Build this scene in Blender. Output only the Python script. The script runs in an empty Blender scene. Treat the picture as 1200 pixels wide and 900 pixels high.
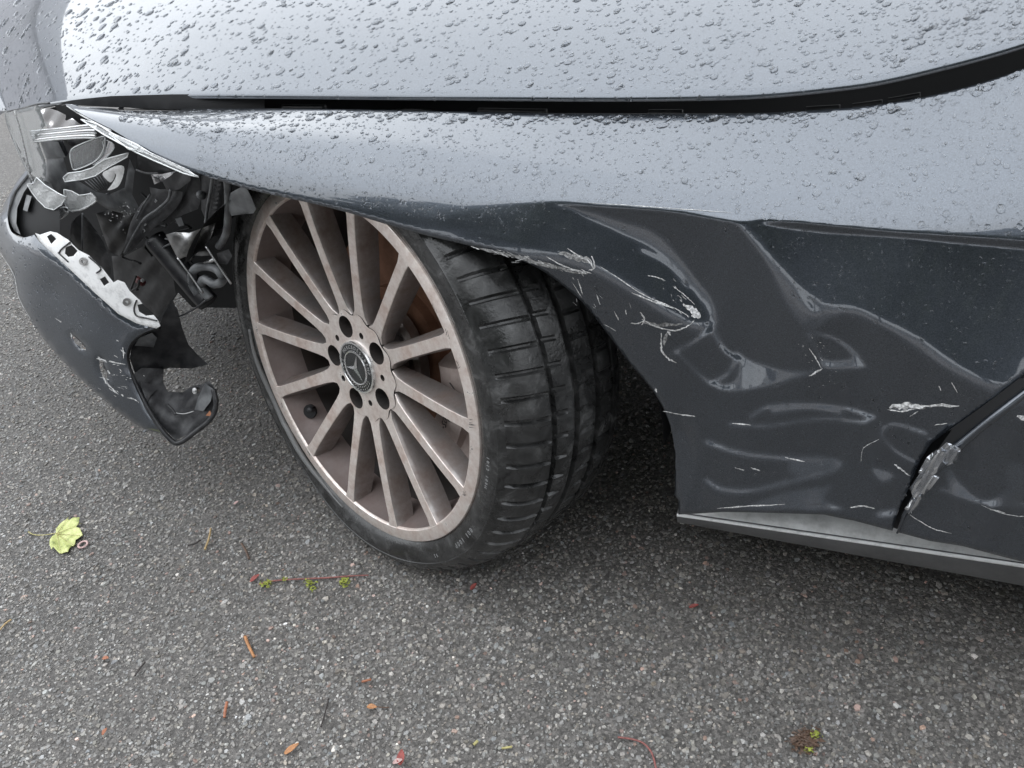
import bpy, bmesh, math, random
import numpy as np
from mathutils import Vector, Matrix
from mathutils.geometry import delaunay_2d_cdt

rng = np.random.default_rng(7)
random.seed(7)
S = bpy.context.scene
COL = S.collection

# ------------------------------------------------------------------ camera
C0 = np.array([.6306, -.7507, .9673])
YAW, PIT, ROL, FPX = .47847, .64123, -.14830, 1000.5      # focal length in pixels of a 1200 px wide frame
_cy, _sy, _cp, _sp = math.cos(YAW), math.sin(YAW), math.cos(PIT), math.sin(PIT)
FW = np.array([-_sy*_cp, _cy*_cp, -_sp]); _r0 = np.array([_cy, _sy, 0.]); _u0 = np.cross(_r0, FW)
RT = math.cos(ROL)*_r0 + math.sin(ROL)*_u0
UP = -math.sin(ROL)*_r0 + math.cos(ROL)*_u0
cam = bpy.data.cameras.new('camera'); camo = bpy.data.objects.new('camera', cam); COL.objects.link(camo)
cam.sensor_fit = 'HORIZONTAL'; cam.sensor_width = 36; cam.lens = 36*FPX/1200
cam.clip_start = .02; cam.clip_end = 500
camo.matrix_world = Matrix(((RT[0], UP[0], -FW[0], C0[0]), (RT[1], UP[1], -FW[1], C0[1]), (RT[2], UP[2], -FW[2], C0[2]), (0, 0, 0, 1)))
S.camera = camo

# ------------------------------------------------------------------ light
SUN_EL, SUN_AZ = math.radians(55), math.radians(250)
W = bpy.data.worlds.new('World'); S.world = W; W.use_nodes = True
wn = W.node_tree.nodes; wl = W.node_tree.links; wn.clear()
sky = wn.new('ShaderNodeTexSky'); sky.sky_type = 'NISHITA'; sky.sun_disc = False
sky.sun_elevation = SUN_EL; sky.sun_rotation = SUN_AZ
sky.air_density = 1.0; sky.dust_density = .6; sky.ozone_density = 1.0
hs = wn.new('ShaderNodeHueSaturation'); hs.inputs['Saturation'].default_value = .30
bg = wn.new('ShaderNodeBackground'); bg.inputs['Strength'].default_value = .15
wo = wn.new('ShaderNodeOutputWorld')
# overcast: a bright even cloud layer over the sky texture
cn = wn.new('ShaderNodeTexNoise'); cn.inputs['Scale'].default_value = 1.6; cn.inputs['Detail'].default_value = 4
tcw = wn.new('ShaderNodeTexCoord'); wl.new(tcw.outputs['Generated'], cn.inputs['Vector'])
cr_ = wn.new('ShaderNodeValToRGB'); cr_.color_ramp.elements[0].color = (9.6, 10.2, 10.9, 1); cr_.color_ramp.elements[1].color = (11.6, 12.0, 12.4, 1)
cr_.color_ramp.elements[0].position = .3; cr_.color_ramp.elements[1].position = .7
wl.new(cn.outputs['Fac'], cr_.inputs['Fac'])
cm = wn.new('ShaderNodeMix'); cm.data_type = 'RGBA'; cm.inputs[0].default_value = .95
wl.new(sky.outputs[0], hs.inputs['Color']); wl.new(hs.outputs[0], cm.inputs[6]); # overcast sky is a little dimmer towards the horizon all round
sx = wn.new('ShaderNodeSeparateXYZ'); wl.new(tcw.outputs['Generated'], sx.inputs[0])
mr = wn.new('ShaderNodeMapRange'); mr.inputs['From Min'].default_value = 0; mr.inputs['From Max'].default_value = 1; mr.inputs['To Min'].default_value = .8; mr.inputs['To Max'].default_value = 1.1
wl.new(sx.outputs['Z'], mr.inputs['Value'])
vm = wn.new('ShaderNodeVectorMath'); vm.operation = 'SCALE'; wl.new(cr_.outputs[0], vm.inputs[0]); wl.new(mr.outputs[0], vm.inputs['Scale'])
wl.new(vm.outputs[0], cm.inputs[7]); wl.new(cm.outputs[2], bg.inputs['Color']); wl.new(bg.outputs[0], wo.inputs['Surface'])
sl = bpy.data.lights.new('sun', 'SUN'); sl.energy = .7; sl.angle = math.radians(125); sl.color = (1, .97, .93)
so = bpy.data.objects.new('sun', sl); COL.objects.link(so)
_sd = Vector((math.sin(SUN_AZ)*math.cos(SUN_EL), math.cos(SUN_AZ)*math.cos(SUN_EL), math.sin(SUN_EL)))
so.rotation_euler = _sd.to_track_quat('Z', 'Y').to_euler(); so.location = _sd*20
vs = S.view_settings; vs.view_transform = 'Standard'; vs.look = 'None'; vs.gamma = 1; vs.use_curve_mapping = False
vs.exposure = 0.58

# ------------------------------------------------------------------ small helpers
def rays(px, py):
    px = np.asarray(px, float); py = np.asarray(py, float)
    d = FW + RT*((px-600)/FPX)[..., None] - UP*((py-450)/FPX)[..., None]
    return d/np.linalg.norm(d, axis=-1, keepdims=True)
def at_y(px, py, y):
    d = rays(px, py); return C0 + d*((y-C0[1])/d[..., 1])[..., None]
def at_z(px, py, z=0.):
    d = rays(px, py); return C0 + d*((z-C0[2])/d[..., 2])[..., None]
def project(P):
    d = np.asarray(P)-C0; z = d@FW
    return 600+FPX*(d@RT)/z, 450-FPX*(d@UP)/z

def tag(o, label=None, cat=None, group=None, kind=None):
    for k, v in (('label', label), ('category', cat), ('group', group), ('kind', kind)):
        if v: o[k] = v
    return o
def add(name, me, mat=None, parent=None):
    o = bpy.data.objects.new(name, me); COL.objects.link(o)
    if mat is not None and len(me.materials) == 0: me.materials.append(mat)
    if parent is not None: o.parent = parent
    return o
def mesh(name, V, Fc, mat=None, parent=None, smooth=True, auto=None):
    me = bpy.data.meshes.new(name)
    me.from_pydata([tuple(map(float, v)) for v in V], [], [tuple(map(int, f)) for f in Fc])
    me.validate(); me.update()
    if smooth: me.polygons.foreach_set('use_smooth', [True]*len(me.polygons))
    if auto is not None and smooth: me.set_sharp_from_angle(angle=math.radians(auto))
    return add(name, me, mat, parent)
def tri_mesh(name, V, T, mat=None, parent=None, smooth=True, col=None):
    """fast numpy triangle mesh; col = per-vertex colours"""
    me = bpy.data.meshes.new(name)
    V = np.ascontiguousarray(V, np.float32); T = np.ascontiguousarray(T, np.int32)
    me.vertices.add(len(V)); me.vertices.foreach_set('co', V.ravel())
    me.loops.add(T.size); me.loops.foreach_set('vertex_index', T.ravel())
    me.polygons.add(len(T)); me.polygons.foreach_set('loop_start', np.arange(0, T.size, 3, dtype=np.int32))
    me.polygons.foreach_set('use_smooth', np.full(len(T), smooth))
    me.update(calc_edges=True)
    if col is not None:
        a = me.color_attributes.new('tint', 'FLOAT_COLOR', 'POINT')
        c4 = np.ones((len(V), 4), np.float32); c4[:, :3] = col; a.data.foreach_set('color', c4.ravel())
    return add(name, me, mat, parent)
def empty(name, loc, parent=None):
    o = bpy.data.objects.new(name, None); COL.objects.link(o); o.location = loc; o.empty_display_size = .1
    if parent: o.parent = parent
    return o

# ------------------------------------------------------------------ materials
def mat(name, base=(.5, .5, .5), rough=.5, metal=0., **kw):
    m = bpy.data.materials.new(name); m.use_nodes = True
    b = m.node_tree.nodes['Principled BSDF']
    b.inputs['Base Color'].default_value = (*base, 1); b.inputs['Roughness'].default_value = rough
    b.inputs['Metallic'].default_value = metal
    for k, v in kw.items():
        b.inputs[k.replace('_', ' ')].default_value = v
    return m
def N(m, t, **kw):
    n = m.node_tree.nodes.new(t)
    for k, v in kw.items(): setattr(n, k, v)
    return n
def L(m, a, b): m.node_tree.links.new(a, b)
def pb(m): return m.node_tree.nodes['Principled BSDF']
def noise(m, scale, detail=4, rough=.55, coord='Object', dist=0.):
    tc = N(m, 'ShaderNodeTexCoord'); n = N(m, 'ShaderNodeTexNoise')
    n.inputs['Scale'].default_value = scale; n.inputs['Detail'].default_value = detail
    n.inputs['Roughness'].default_value = rough; n.inputs['Distortion'].default_value = dist
    L(m, tc.outputs[coord], n.inputs['Vector']); return n
def ramp(m, src, stops):
    r = N(m, 'ShaderNodeValToRGB'); e = r.color_ramp.elements
    while len(e) < len(stops): e.new(.5)
    for el, (p, c) in zip(e, stops):
        el.position = p; el.color = (*c, 1) if len(c) == 3 else c
    L(m, src, r.inputs['Fac']); return r
def bump(m, src, strength, dist=.001, prev=None, into='Normal'):
    b = N(m, 'ShaderNodeBump'); b.inputs['Strength'].default_value = strength; b.inputs['Distance'].default_value = dist
    L(m, src, b.inputs['Height'])
    if prev is not None: L(m, prev.outputs[0], b.inputs['Normal'])
    if into: L(m, b.outputs[0], pb(m).inputs[into])
    return b
g = lambda v: (v, v, v)

# car paint: dark grey metallic under clear coat
def make_paint(name, base):
    m = mat(name, base, .32, .85, Coat_Weight=1., Coat_Roughness=.03, Coat_IOR=1.64)
    fl = noise(m, 900, 2, .6)
    r = ramp(m, fl.outputs['Fac'], [(.3, tuple(.72*c for c in base)), (.72, tuple(1.35*c for c in base))])
    L(m, r.outputs[0], pb(m).inputs['Base Color'])
    film = noise(m, 7, 5, .6)
    r2 = ramp(m, film.outputs['Fac'], [(.35, g(.25)), (.7, g(.36))]); L(m, r2.outputs[0], pb(m).inputs['Roughness'])
    return m
PAINT = make_paint('grey_metallic_paint', (.076, .087, .104))
M = {}
M['water'] = mat('rain_water', (1, 1, 1), .0, 0., Transmission_Weight=1., IOR=1.2)
M['lens'] = mat('clear_lens', (.93, .95, .96), .03, 0., Transmission_Weight=.92, IOR=1.45)
m = mat('frosted_broken_lens', (.88, .89, .89), .25, 0., Transmission_Weight=.6, IOR=1.45); M['frost'] = m
n = noise(m, 160, 3); bump(m, n.outputs['Fac'], .9, .003)
M['edge'] = mat('bright_broken_edge', (.85, .87, .88), .2, 0., Transmission_Weight=.15); M['chrome'] = mat('reflector_chrome', (.82, .82, .84), .07, 1.)  # edge: pale colour for glints on broken lens rims
m = mat('black_plastic', (.018, .018, .02), .42); M['black'] = m
n = noise(m, 60, 5); r = ramp(m, n.outputs['Fac'], [(.4, (.012, .012, .014)), (.75, (.04, .04, .042))]); L(m, r.outputs[0], pb(m).inputs['Base Color'])
bump(m, n.outputs['Fac'], .25, .002)
m = mat('grey_plastic', (.16, .165, .17), .45); M['grey'] = m
n = noise(m, 45, 5); r = ramp(m, n.outputs['Fac'], [(.35, (.06, .062, .066)), (.7, (.17, .175, .18))]); L(m, r.outputs[0], pb(m).inputs['Base Color'])
m = mat('dusty_dark_plastic', (.07, .07, .072), .5); M['dusty'] = m
n = noise(m, 55, 6, .65); r = ramp(m, n.outputs['Fac'], [(.38, (.016, .016, .018)), (.62, (.05, .05, .053)), (.8, (.14, .135, .13))]); L(m, r.outputs[0], pb(m).inputs['Base Color'])
bump(m, n.outputs['Fac'], .3, .002)
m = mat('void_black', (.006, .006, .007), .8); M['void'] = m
m = mat('white_primer_plastic', (.72, .73, .74), .4); M['white'] = m
n = noise(m, 70, 5, .7); r = ramp(m, n.outputs['Fac'], [(.32, g(.6)), (.5, g(.84))]); L(m, r.outputs[0], pb(m).inputs['Base Color'])
m = mat('bare_steel', (.5, .5, .5), .3, 1.); M['steel'] = m
n = noise(m, 30, 5); r = ramp(m, n.outputs['Fac'], [(.35, g(.22)), (.7, g(.6))]); L(m, r.outputs[0], pb(m).inputs['Base Color'])
M['foil'] = mat('bare_crumpled_metal', (.62, .63, .65), .16, .95)
m = mat('scraped_paint', (.75, .75, .74), .55); M['scrape'] = m
n = noise(m, 500, 2); r = ramp(m, n.outputs['Fac'], [(.4, g(.30)), (.6, g(.68))]); L(m, r.outputs[0], pb(m).inputs['Base Color'])
# tyre rubber, damp and scuffed
m = mat('tyre_rubber', (.03, .03, .03), .4); M['rubber'] = m
n = noise(m, 38, 7, .68, dist=.6); r = ramp(m, n.outputs['Fac'], [(.36, g(.012)), (.55, g(.03)), (.74, g(.10))]); L(m, r.outputs[0], pb(m).inputs['Base Color'])
n2 = noise(m, 16, 5, .6); r2 = ramp(m, n2.outputs['Fac'], [(.40, g(.08)), (.62, g(.42))]); L(m, r2.outputs[0], pb(m).inputs['Roughness'])
n3 = noise(m, 260, 4); bump(m, n3.outputs['Fac'], .3, .0015)
M['bead'] = mat('scuffed_grey_rubber', (.14, .14, .14), .45); M['lettering'] = mat('raised_rubber_lettering', (.22, .22, .22), .45)
# wheel
def dirty(name, base, rough, metal, dirt, amt, scale=35, fine=True):
    m = mat(name, base, rough, metal)
    n = noise(m, scale, 7, .7)
    r = ramp(m, n.outputs['Fac'], [(.5-amt, base), (.5+.35-amt*.3, dirt)])
    L(m, r.outputs[0], pb(m).inputs['Base Color'])
    n2 = noise(m, scale*9, 3, .6)
    if fine: bump(m, n2.outputs['Fac'], .25, .0006)
    rr = ramp(m, n.outputs['Fac'], [(.3, g(rough)), (.75, g(min(1, rough+.25)))]); L(m, rr.outputs[0], pb(m).inputs['Roughness'])
    rm = ramp(m, n.outputs['Fac'], [(.4, g(metal)), (.8, g(metal*.45))]); L(m, rm.outputs[0], pb(m).inputs['Metallic'])
    return m
M['machined'] = dirty('machined_alloy_face', (.88, .825, .785), .25, .6, (.38, .265, .215), .2, 40)
M['alloy'] = dirty('painted_alloy_wall', (.35, .335, .328), .3, .75, (.15, .10, .08), .24, 30)
M['barrel'] = dirty('dusty_alloy_barrel', (.24, .20, .19), .45, .5, (.17, .12, .105), .15, 30)
M['deep'] = dirty('brake_dusted_barrel', (.045, .04, .038), .6, .2, (.07, .05, .042), .1, 20); M['sill'] = dirty('sill_plastic', (.13, .13, .132), .4, .1, (.07, .07, .07), .1, 12); M['scuffed'] = dirty('scuffed_sill_metal', (.62, .62, .62), .35, .6, (.2, .2, .2), .1, 25); M['rust'] = dirty('rusty_disc', (.23, .115, .07), .6, .3, (.12, .055, .03), .1, 40)  # deep: dust plus painted hole shade; scuffed: sky light coloured into the ledge
M['disc'] = dirty('brake_disc_steel', (.30, .26, .24), .35, .9, (.2, .12, .09), .1, 40)
M['caliper'] = dirty('dusty_silver_caliper', (.52, .45, .42), .45, .5, (.36, .27, .24), .12, 50)
M['dark_mark'] = mat('dark_print', (.07, .06, .06), .5)
M['cap_black'] = mat('cap_black', (.02, .021, .022), .25)
M['cap_silver'] = mat('cap_silver', (.75, .75, .75), .25, .9)

# ------------------------------------------------------------------ pixel-outlined solid plates
def densify(poly, s):
    out = []
    n = len(poly)
    for i in range(n):
        a, b = np.array(poly[i], float), np.array(poly[(i+1) % n], float)
        k = max(1, int(round(np.linalg.norm(b-a)/s)))
        for j in range(k): out.append(a+(b-a)*j/k)
    return np.array(out)
def spline(pts, closed=False, k=6):
    """Catmull-Rom through outline points"""
    P = np.array(pts, float); n = len(P); out = []
    rngi = range(n) if closed else range(n-1)
    for i in rngi:
        p0 = P[(i-1) % n] if closed or i > 0 else P[i]; p1 = P[i]; p2 = P[(i+1) % n]
        p3 = P[(i+2) % n] if closed or i+2 < n else p2
        for j in range(k):
            t = j/k
            out.append(.5*((2*p1)+(-p0+p2)*t+(2*p0-5*p1+4*p2-p3)*t*t+(-p0+3*p1-3*p2+p3)*t**3))
    if not closed: out.append(P[-1])
    return np.array(out)
def seg_dist(X, Y, poly, closed=True):
    """distance and inside flag of points to a polygon / polyline"""
    P = np.array(poly, float); n = len(P)
    d = np.full(X.shape, 1e9); inside = np.zeros(X.shape, bool)
    for i in range(n if closed else n-1):
        a = P[i]; b = P[(i+1) % n]; ab = b-a; l2 = ab@ab+1e-12
        t = np.clip(((X-a[0])*ab[0]+(Y-a[1])*ab[1])/l2, 0, 1)
        d = np.minimum(d, np.hypot(X-a[0]-t*ab[0], Y-a[1]-t*ab[1]))
        if closed:
            c = ((a[1] > Y) != (b[1] > Y)) & (X < (b[0]-a[0])*(Y-a[1])/(b[1]-a[1]+1e-12)+a[0])
            inside ^= c
    return d, inside
def triangulate(poly, s, hole=None):
    B = densify(poly, s); nb = len(B)
    x0, y0 = B.min(0); x1, y1 = B.max(0)
    gx, gy = np.meshgrid(np.arange(x0+s/2, x1, s), np.arange(y0+s/2, y1, s*.87))
    gx = gx+((np.arange(gx.shape[0]) % 2)*s/2)[:, None]
    d, ins = seg_dist(gx, gy, B)
    ok = ins & (d > s*.55)
    H = [densify(h, s) for h in (hole or [])]
    for h in H:
        dh, ih = seg_dist(gx, gy, h); ok &= ~ih & (dh > s*.55)
    I = np.stack([gx[ok], gy[ok]], -1)
    pts = [Vector(p) for p in B]; edges = [(i, (i+1) % nb) for i in range(nb)]
    faces = [list(range(nb))]
    loops = [list(range(nb))]
    for h in H:
        k = len(pts); pts += [Vector(p) for p in h]; lp = list(range(k, k+len(h)))
        edges += [(lp[i], lp[(i+1) % len(lp)]) for i in range(len(lp))]; loops.append(lp)
    pts += [Vector(p) for p in I]
    v, e, f, *_ = delaunay_2d_cdt(pts, edges, [], 0, 1e-5)
    v = np.array([tuple(p) for p in v]); T = np.array([t for t in f if len(t) == 3], int)
    c = v[T].mean(1)
    _, k = seg_dist(c[:, 0], c[:, 1], B)
    for h in H: k &= ~seg_dist(c[:, 0], c[:, 1], h)[1]
    T = T[k]
    # orientation: counter-clockwise on screen (y down) so that normals face the camera
    a, b, c = v[T[:, 0]], v[T[:, 1]], v[T[:, 2]]
    ar = (b[:, 0]-a[:, 0])*(c[:, 1]-a[:, 1])-(b[:, 1]-a[:, 1])*(c[:, 0]-a[:, 0])
    T[ar > 0] = T[ar > 0][:, ::-1]
    return v, T
class TPS:
    """smooth distance-from-lens function through control points (px, py, y of the point in the world)"""
    def __init__(s, ctrl):
        c = np.array(ctrl, float); s.xy = c[:, :2]/100.
        P = at_y(c[:, 0], c[:, 1], c[:, 2]); r = np.linalg.norm(P-C0, axis=1)
        n = len(c); D = np.linalg.norm(s.xy[:, None]-s.xy[None], axis=-1)
        if n < 3:
            s.w = np.zeros(n); s.a = np.array([r.mean(), 0, 0]); return
        K = s.k(D)+1e-4*np.eye(n); Pm = np.c_[np.ones(n), s.xy]
        A = np.block([[K, Pm], [Pm.T, np.zeros((3, 3))]])
        sol = np.linalg.lstsq(A, np.r_[r, 0, 0, 0], rcond=None)[0]; s.w = sol[:n]; s.a = sol[n:]
    @staticmethod
    def k(D): return D*D*np.log(D+1e-9)
    def __call__(s, px, py):
        q = np.stack([np.ravel(px), np.ravel(py)], -1)/100.
        D = np.linalg.norm(q[:, None]-s.xy[None], axis=-1)
        return (s.k(D)@s.w+s.a[0]+q@s.a[1:]).reshape(np.shape(px))
def boundary_edges(T):
    e = np.concatenate([T[:, [0, 1]], T[:, [1, 2]], T[:, [2, 0]]])
    key = {}
    for a, b in e: key[(a, b)] = 1
    return [(a, b) for (a, b) in key if (b, a) not in key]
def solidify(P, T, off):
    """front sheet P,T plus a back sheet displaced by off, joined by side walls"""
    n = len(P); V = np.concatenate([P, P+off]); F2 = [T, T[:, ::-1]+n]
    be = np.array(boundary_edges(T))
    a, b = be[:, 0], be[:, 1]
    F2 += [np.stack([b, a, a+n], -1), np.stack([b, a+n, b+n], -1)]
    return V, np.concatenate(F2)
def plate(name, poly, depth, m, parent=None, th=.004, s=6, bev=.0015, hole=None, wob=0., smooth=True):
    """a solid plate whose outline is given in photo pixels and whose distance comes from depth (TPS or control list)"""
    f = depth if callable(depth) else TPS(depth)
    v, T = triangulate(poly, s, hole)
    d = rays(v[:, 0], v[:, 1]); r = f(v[:, 0], v[:, 1])
    if wob:
        ph = rng.uniform(0, 6, 4)
        r = r+wob*(np.sin(v[:, 0]/7+ph[0])*np.cos(v[:, 1]/6+ph[1])+.6*np.sin(v[:, 0]/3.7+v[:, 1]/5+ph[2]))
    be = np.array(boundary_edges(T)); bi = np.unique(be)
    r = r.copy(); r[bi] += bev
    P = C0+d*r[:, None]
    V, F2 = solidify(P, T, d*th)
    o = tri_mesh(name, V, F2, m, parent, smooth)
    if smooth: o.data.set_sharp_from_angle(angle=math.radians(50))
    return o
def tube_data(pts, rad, seg=8, k=5, smooth_path=True):
    P = spline(pts, False, k) if smooth_path and len(pts) > 2 else np.array(pts, float)
    R = np.interp(np.linspace(0, 1, len(P)), np.linspace(0, 1, len(np.atleast_1d(rad))), np.atleast_1d(rad)) if np.ndim(rad) else np.full(len(P), rad)
    V, Fc = [], []
    up = np.array([.13, .21, .97])
    for i, p in enumerate(P):
        t = P[min(i+1, len(P)-1)]-P[max(i-1, 0)]; t = t/(np.linalg.norm(t)+1e-12)
        a = np.cross(t, up); a /= np.linalg.norm(a)+1e-12; b = np.cross(t, a)
        for j in range(seg):
            w = 2*math.pi*j/seg; V.append(p+R[i]*(math.cos(w)*a+math.sin(w)*b))
    n = len(P)
    for i in range(n-1):
        for j in range(seg):
            q = (j+1) % seg; Fc.append((i*seg+j, i*seg+q, (i+1)*seg+q, (i+1)*seg+j))
    Fc.append(tuple(range(seg))[::-1]); Fc.append(tuple(range((n-1)*seg, n*seg)))
    return V, Fc
def tube(name, pts, rad, m, parent=None, seg=8, k=5):
    V, Fc = tube_data(pts, rad, seg, k); return mesh(name, V, Fc, m, parent)
def ptube(name, pts, rad, m, parent=None, seg=8):
    """tube through (px, py, y) points"""
    a = np.array(pts, float); return tube(name, at_y(a[:, 0], a[:, 1], a[:, 2]), rad, m, parent, seg)
def lathe(name, prof, m, parent=None, n=96, axis='Z', closed=False, auto=35):
    V, Fc = [], []
    k = len(prof)
    for i in range(n):
        t = 2*math.pi*i/n
        for (r, z) in prof: V.append((r*math.cos(t), r*math.sin(t), z))
    for i in range(n):
        j = (i+1) % n
        for q in range(k if closed else k-1):
            w = (q+1) % k
            Fc.append((i*k+q, j*k+q, j*k+w, i*k+w))
    return mesh(name, V, Fc, m, parent, True, auto)
def box_data(x0, x1, y0, y1, z0, z1):
    V = [(x, y, z) for x in (x0, x1) for y in (y0, y1) for z in (z0, z1)]
    return V, [(0, 1, 3, 2), (4, 6, 7, 5), (0, 4, 5, 1), (2, 3, 7, 6), (0, 2, 6, 4), (1, 5, 7, 3)]

# ------------------------------------------------------------------ ground
m = mat('asphalt_binder', (.05, .05, .05), .6); M['asphalt'] = m
n = noise(m, 1.6, 4, .55); n2 = noise(m, 150, 5, .7)
r = ramp(m, n.outputs['Fac'], [(.35, (.112, .105, .098)), (.68, (.155, .145, .136))])
r2 = ramp(m, n2.outputs['Fac'], [(.35, g(.6)), (.7, g(1.35))])
mx = N(m, 'ShaderNodeMix', data_type='RGBA', blend_type='MULTIPLY'); mx.inputs[0].default_value = 1
vo = N(m, 'ShaderNodeTexVoronoi'); vo.inputs['Scale'].default_value = 260; tcv = N(m, 'ShaderNodeTexCoord'); L(m, tcv.outputs['Object'], vo.inputs['Vector'])
r3 = ramp(m, vo.outputs['Color'], [(.2, g(.6)), (.75, g(1.15)), (.95, g(1.8))])
mx3 = N(m, 'ShaderNodeMix', data_type='RGBA', blend_type='MULTIPLY'); mx3.inputs[0].default_value = 1; L(m, r2.outputs[0], mx3.inputs[6]); L(m, r3.outputs[0], mx3.inputs[7])
L(m, r.outputs[0], mx.inputs[6]); L(m, mx3.outputs[2], mx.inputs[7]); L(m, mx.outputs[2], pb(m).inputs['Base Color'])
bump(m, n2.outputs['Fac'], .9, .006)
rr = ramp(m, n.outputs['Fac'], [(.3, g(.38)), (.7, g(.7))]); L(m, rr.outputs[0], pb(m).inputs['Roughness'])
V = [(-120, -120, 0), (120, -120, 0), (120, 120, 0), (-120, 120, 0)]
tag(mesh('asphalt_road', V, [(0, 1, 2, 3)], M['asphalt'], None, False), kind='structure')

m = mat('pale_concrete', (.4, .37, .35), .6); M['concrete'] = m
n = noise(m, 3, 6, .6); r = ramp(m, n.outputs['Fac'], [(.35, (.34, .31, .29)), (.7, (.46, .43, .41))]); L(m, r.outputs[0], pb(m).inputs['Base Color'])
for nm, y0, y1, z0 in (('footway', -6.2, -2.55, .11), ('kerb', -2.55, -2.42, .12)):  # unseen, added for the pale band mirrored in the panels
    V = [(x, y, z) for x in (-60, 60) for y in (y0, y1) for z in (-.05, z0)]
    tag(mesh(nm, V, [(0, 1, 3, 2), (4, 6, 7, 5), (0, 4, 5, 1), (2, 3, 7, 6), (0, 2, 6, 4), (1, 5, 7, 3)], M['concrete'], None, False), kind='structure')

m = mat('aggregate_stone', (.2, .2, .2), .5); M['stone'] = m
at = N(m, 'ShaderNodeAttribute', attribute_name='tint')
n = noise(m, 420, 3); r = ramp(m, n.outputs['Fac'], [(.3, g(.7)), (.7, g(1.25))])
mx = N(m, 'ShaderNodeMix', data_type='RGBA', blend_type='MULTIPLY'); mx.inputs[0].default_value = 1
L(m, at.outputs['Color'], mx.inputs[6]); L(m, r.outputs[0], mx.inputs[7]); L(m, mx.outputs[2], pb(m).inputs['Base Color'])
n2 = noise(m, 5, 3); rr = ramp(m, n2.outputs['Fac'], [(.3, g(.3)), (.7, g(.6))]); L(m, rr.outputs[0], pb(m).inputs['Roughness'])

def stones():
    # candidates over the visible patch, keeping only what the lens (or a step beside it) can see
    Np = 235000
    X = rng.uniform(-2.0, 1.25, Np); Y = rng.uniform(-.62, 1.05, Np)
    px, py = project(np.stack([X, Y, np.zeros(Np)], -1))
    keep = (px > -110) & (px < 1310) & (py > 60) & (py < 1010)
    X, Y = X[keep], Y[keep]; n = len(X); print('stones', n)
    dist = np.hypot(X-C0[0], Y-C0[1])
    size = np.clip(rng.lognormal(math.log(.00205), .36, n), .0011, .0056)
    K = 5
    th = np.linspace(0, 2*math.pi, K, endpoint=False)[None]+rng.uniform(0, 6.28, (n, 1))+rng.normal(0, .16, (n, K))
    rad = 1+rng.normal(0, .17, (n, K)); el = rng.uniform(.62, 1., (n, 1)); rot = rng.uniform(0, 3.14, (n, 1))
    ux, uy = rad*np.cos(th), rad*np.sin(th)*el
    bx, by = ux*np.cos(rot)-uy*np.sin(rot), ux*np.sin(rot)+uy*np.cos(rot)
    h = rng.uniform(.12, .50, (n, 1))*size[:, None]
    sx, sy = rng.normal(0, .16, (n, 1)), rng.normal(0, .16, (n, 1))
    def ring(f, zz):
        x = bx*size[:, None]*f; y = by*size[:, None]*f
        return np.stack([X[:, None]+x, Y[:, None]+y, zz+x*sx+y*sy+0*x], -1)
    R0 = ring(1.02, -.0010); R1 = ring(.84, h*rng.uniform(.75, 1.0, (n, K)))
    top = np.stack([X+rng.normal(0, .2, n)*size, Y+rng.normal(0, .2, n)*size, h[:, 0]*1.08], -1)[:, None]
    V = np.concatenate([R0, R1, top], 1)                      # n x 15 x 3
    t = []
    for j in range(K):
        q = (j+1) % K
        t += [(j, q, K+q), (j, K+q, K+j), (K+j, K+q, 2*K)]
    T = (np.array(t)[None]+(np.arange(n)*(2*K+1))[:, None, None]).reshape(-1, 3)
    gcol = np.clip(rng.lognormal(math.log(.18), .30, n), .085, .6)
    gcol[rng.random(n) < .035] *= 1.8
    patch = np.sin(X*3.1+1.3)*np.cos(Y*4.3+X*1.7)+.6*np.sin(X*7.3-Y*5.1); gcol *= 1+.07*patch
    hue = rng.normal(0, 1, n)
    c = gcol[:, None]*np.stack([1.05+.035*hue, 1+0*hue, .93-.03*hue+.02*rng.normal(0, 1, n)], -1)
    pink = rng.random(n) < .03; c[pink] *= np.array([1.25, .95, .88])
    col = np.repeat(c[:, None], 2*K+1, 1).reshape(-1, 3)
    o = tri_mesh('road_aggregate', V.reshape(-1, 3), T, M['stone'], None, False, col)
    tag(o, 'grey stone chippings packed in the asphalt surface', 'gravel', kind='stuff')
stones()

# ------------------------------------------------------------------ car root
CAR = empty('car', (.6, .8, 0))
tag(CAR, 'crashed dark grey metallic car with dented front wing and torn bumper', 'car')
CARINV = Matrix.Translation((-.6, -.8, 0))
def part(o, label=None, kind=None):
    o.parent = CAR; o.matrix_parent_inverse = CARINV
    if label: o['label'] = label
    if kind: o['kind'] = kind
    return o
def sub(o, parent, label=None, kind=None):
    o.parent = parent; o.matrix_parent_inverse = parent_world(parent).inverted()
    if label: o['label'] = label
    if kind: o['kind'] = kind
    return o
def parent_world(p):
    return Matrix.Identity(4)          # every body part is built in world coordinates with an identity world matrix

# ------------------------------------------------------------------ body side surface (analytic) and dents
def y_c(x):
    x = np.asarray(x, float); a = np.clip(-.1-x, 0, None)
    return -.02+.30*a*a
CREASE = np.array([(75, 130), (130, 139), (200, 153), (250, 164), (300, 175), (400, 194), (520, 215), (600, 227), (700, 238), (800, 245), (900, 255), (1000, 265), (1100, 273), (1200, 281), (1260, 286)], float)
GAPLINE = np.array([(60, 121), (130, 124.5), (200, 127), (300, 127), (400, 128), (500, 130), (600, 132), (700, 133), (800, 133), (900, 132), (1000, 126), (1050, 119.5), (1100, 110), (1150, 97), (1200, 80), (1260, 54), (1330, 18)], float)
HOODEDGE = np.array([(8, 131), (25, 127), (60, 119), (100, 114.5), (200, 110), (300, 109.5), (450, 110.5), (600, 111.5), (700, 112), (800, 111), (900, 107.5), (1000, 97), (1050, 88), (1100, 76), (1150, 63), (1200, 48), (1260, 26), (1330, -4)], float)
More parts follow.
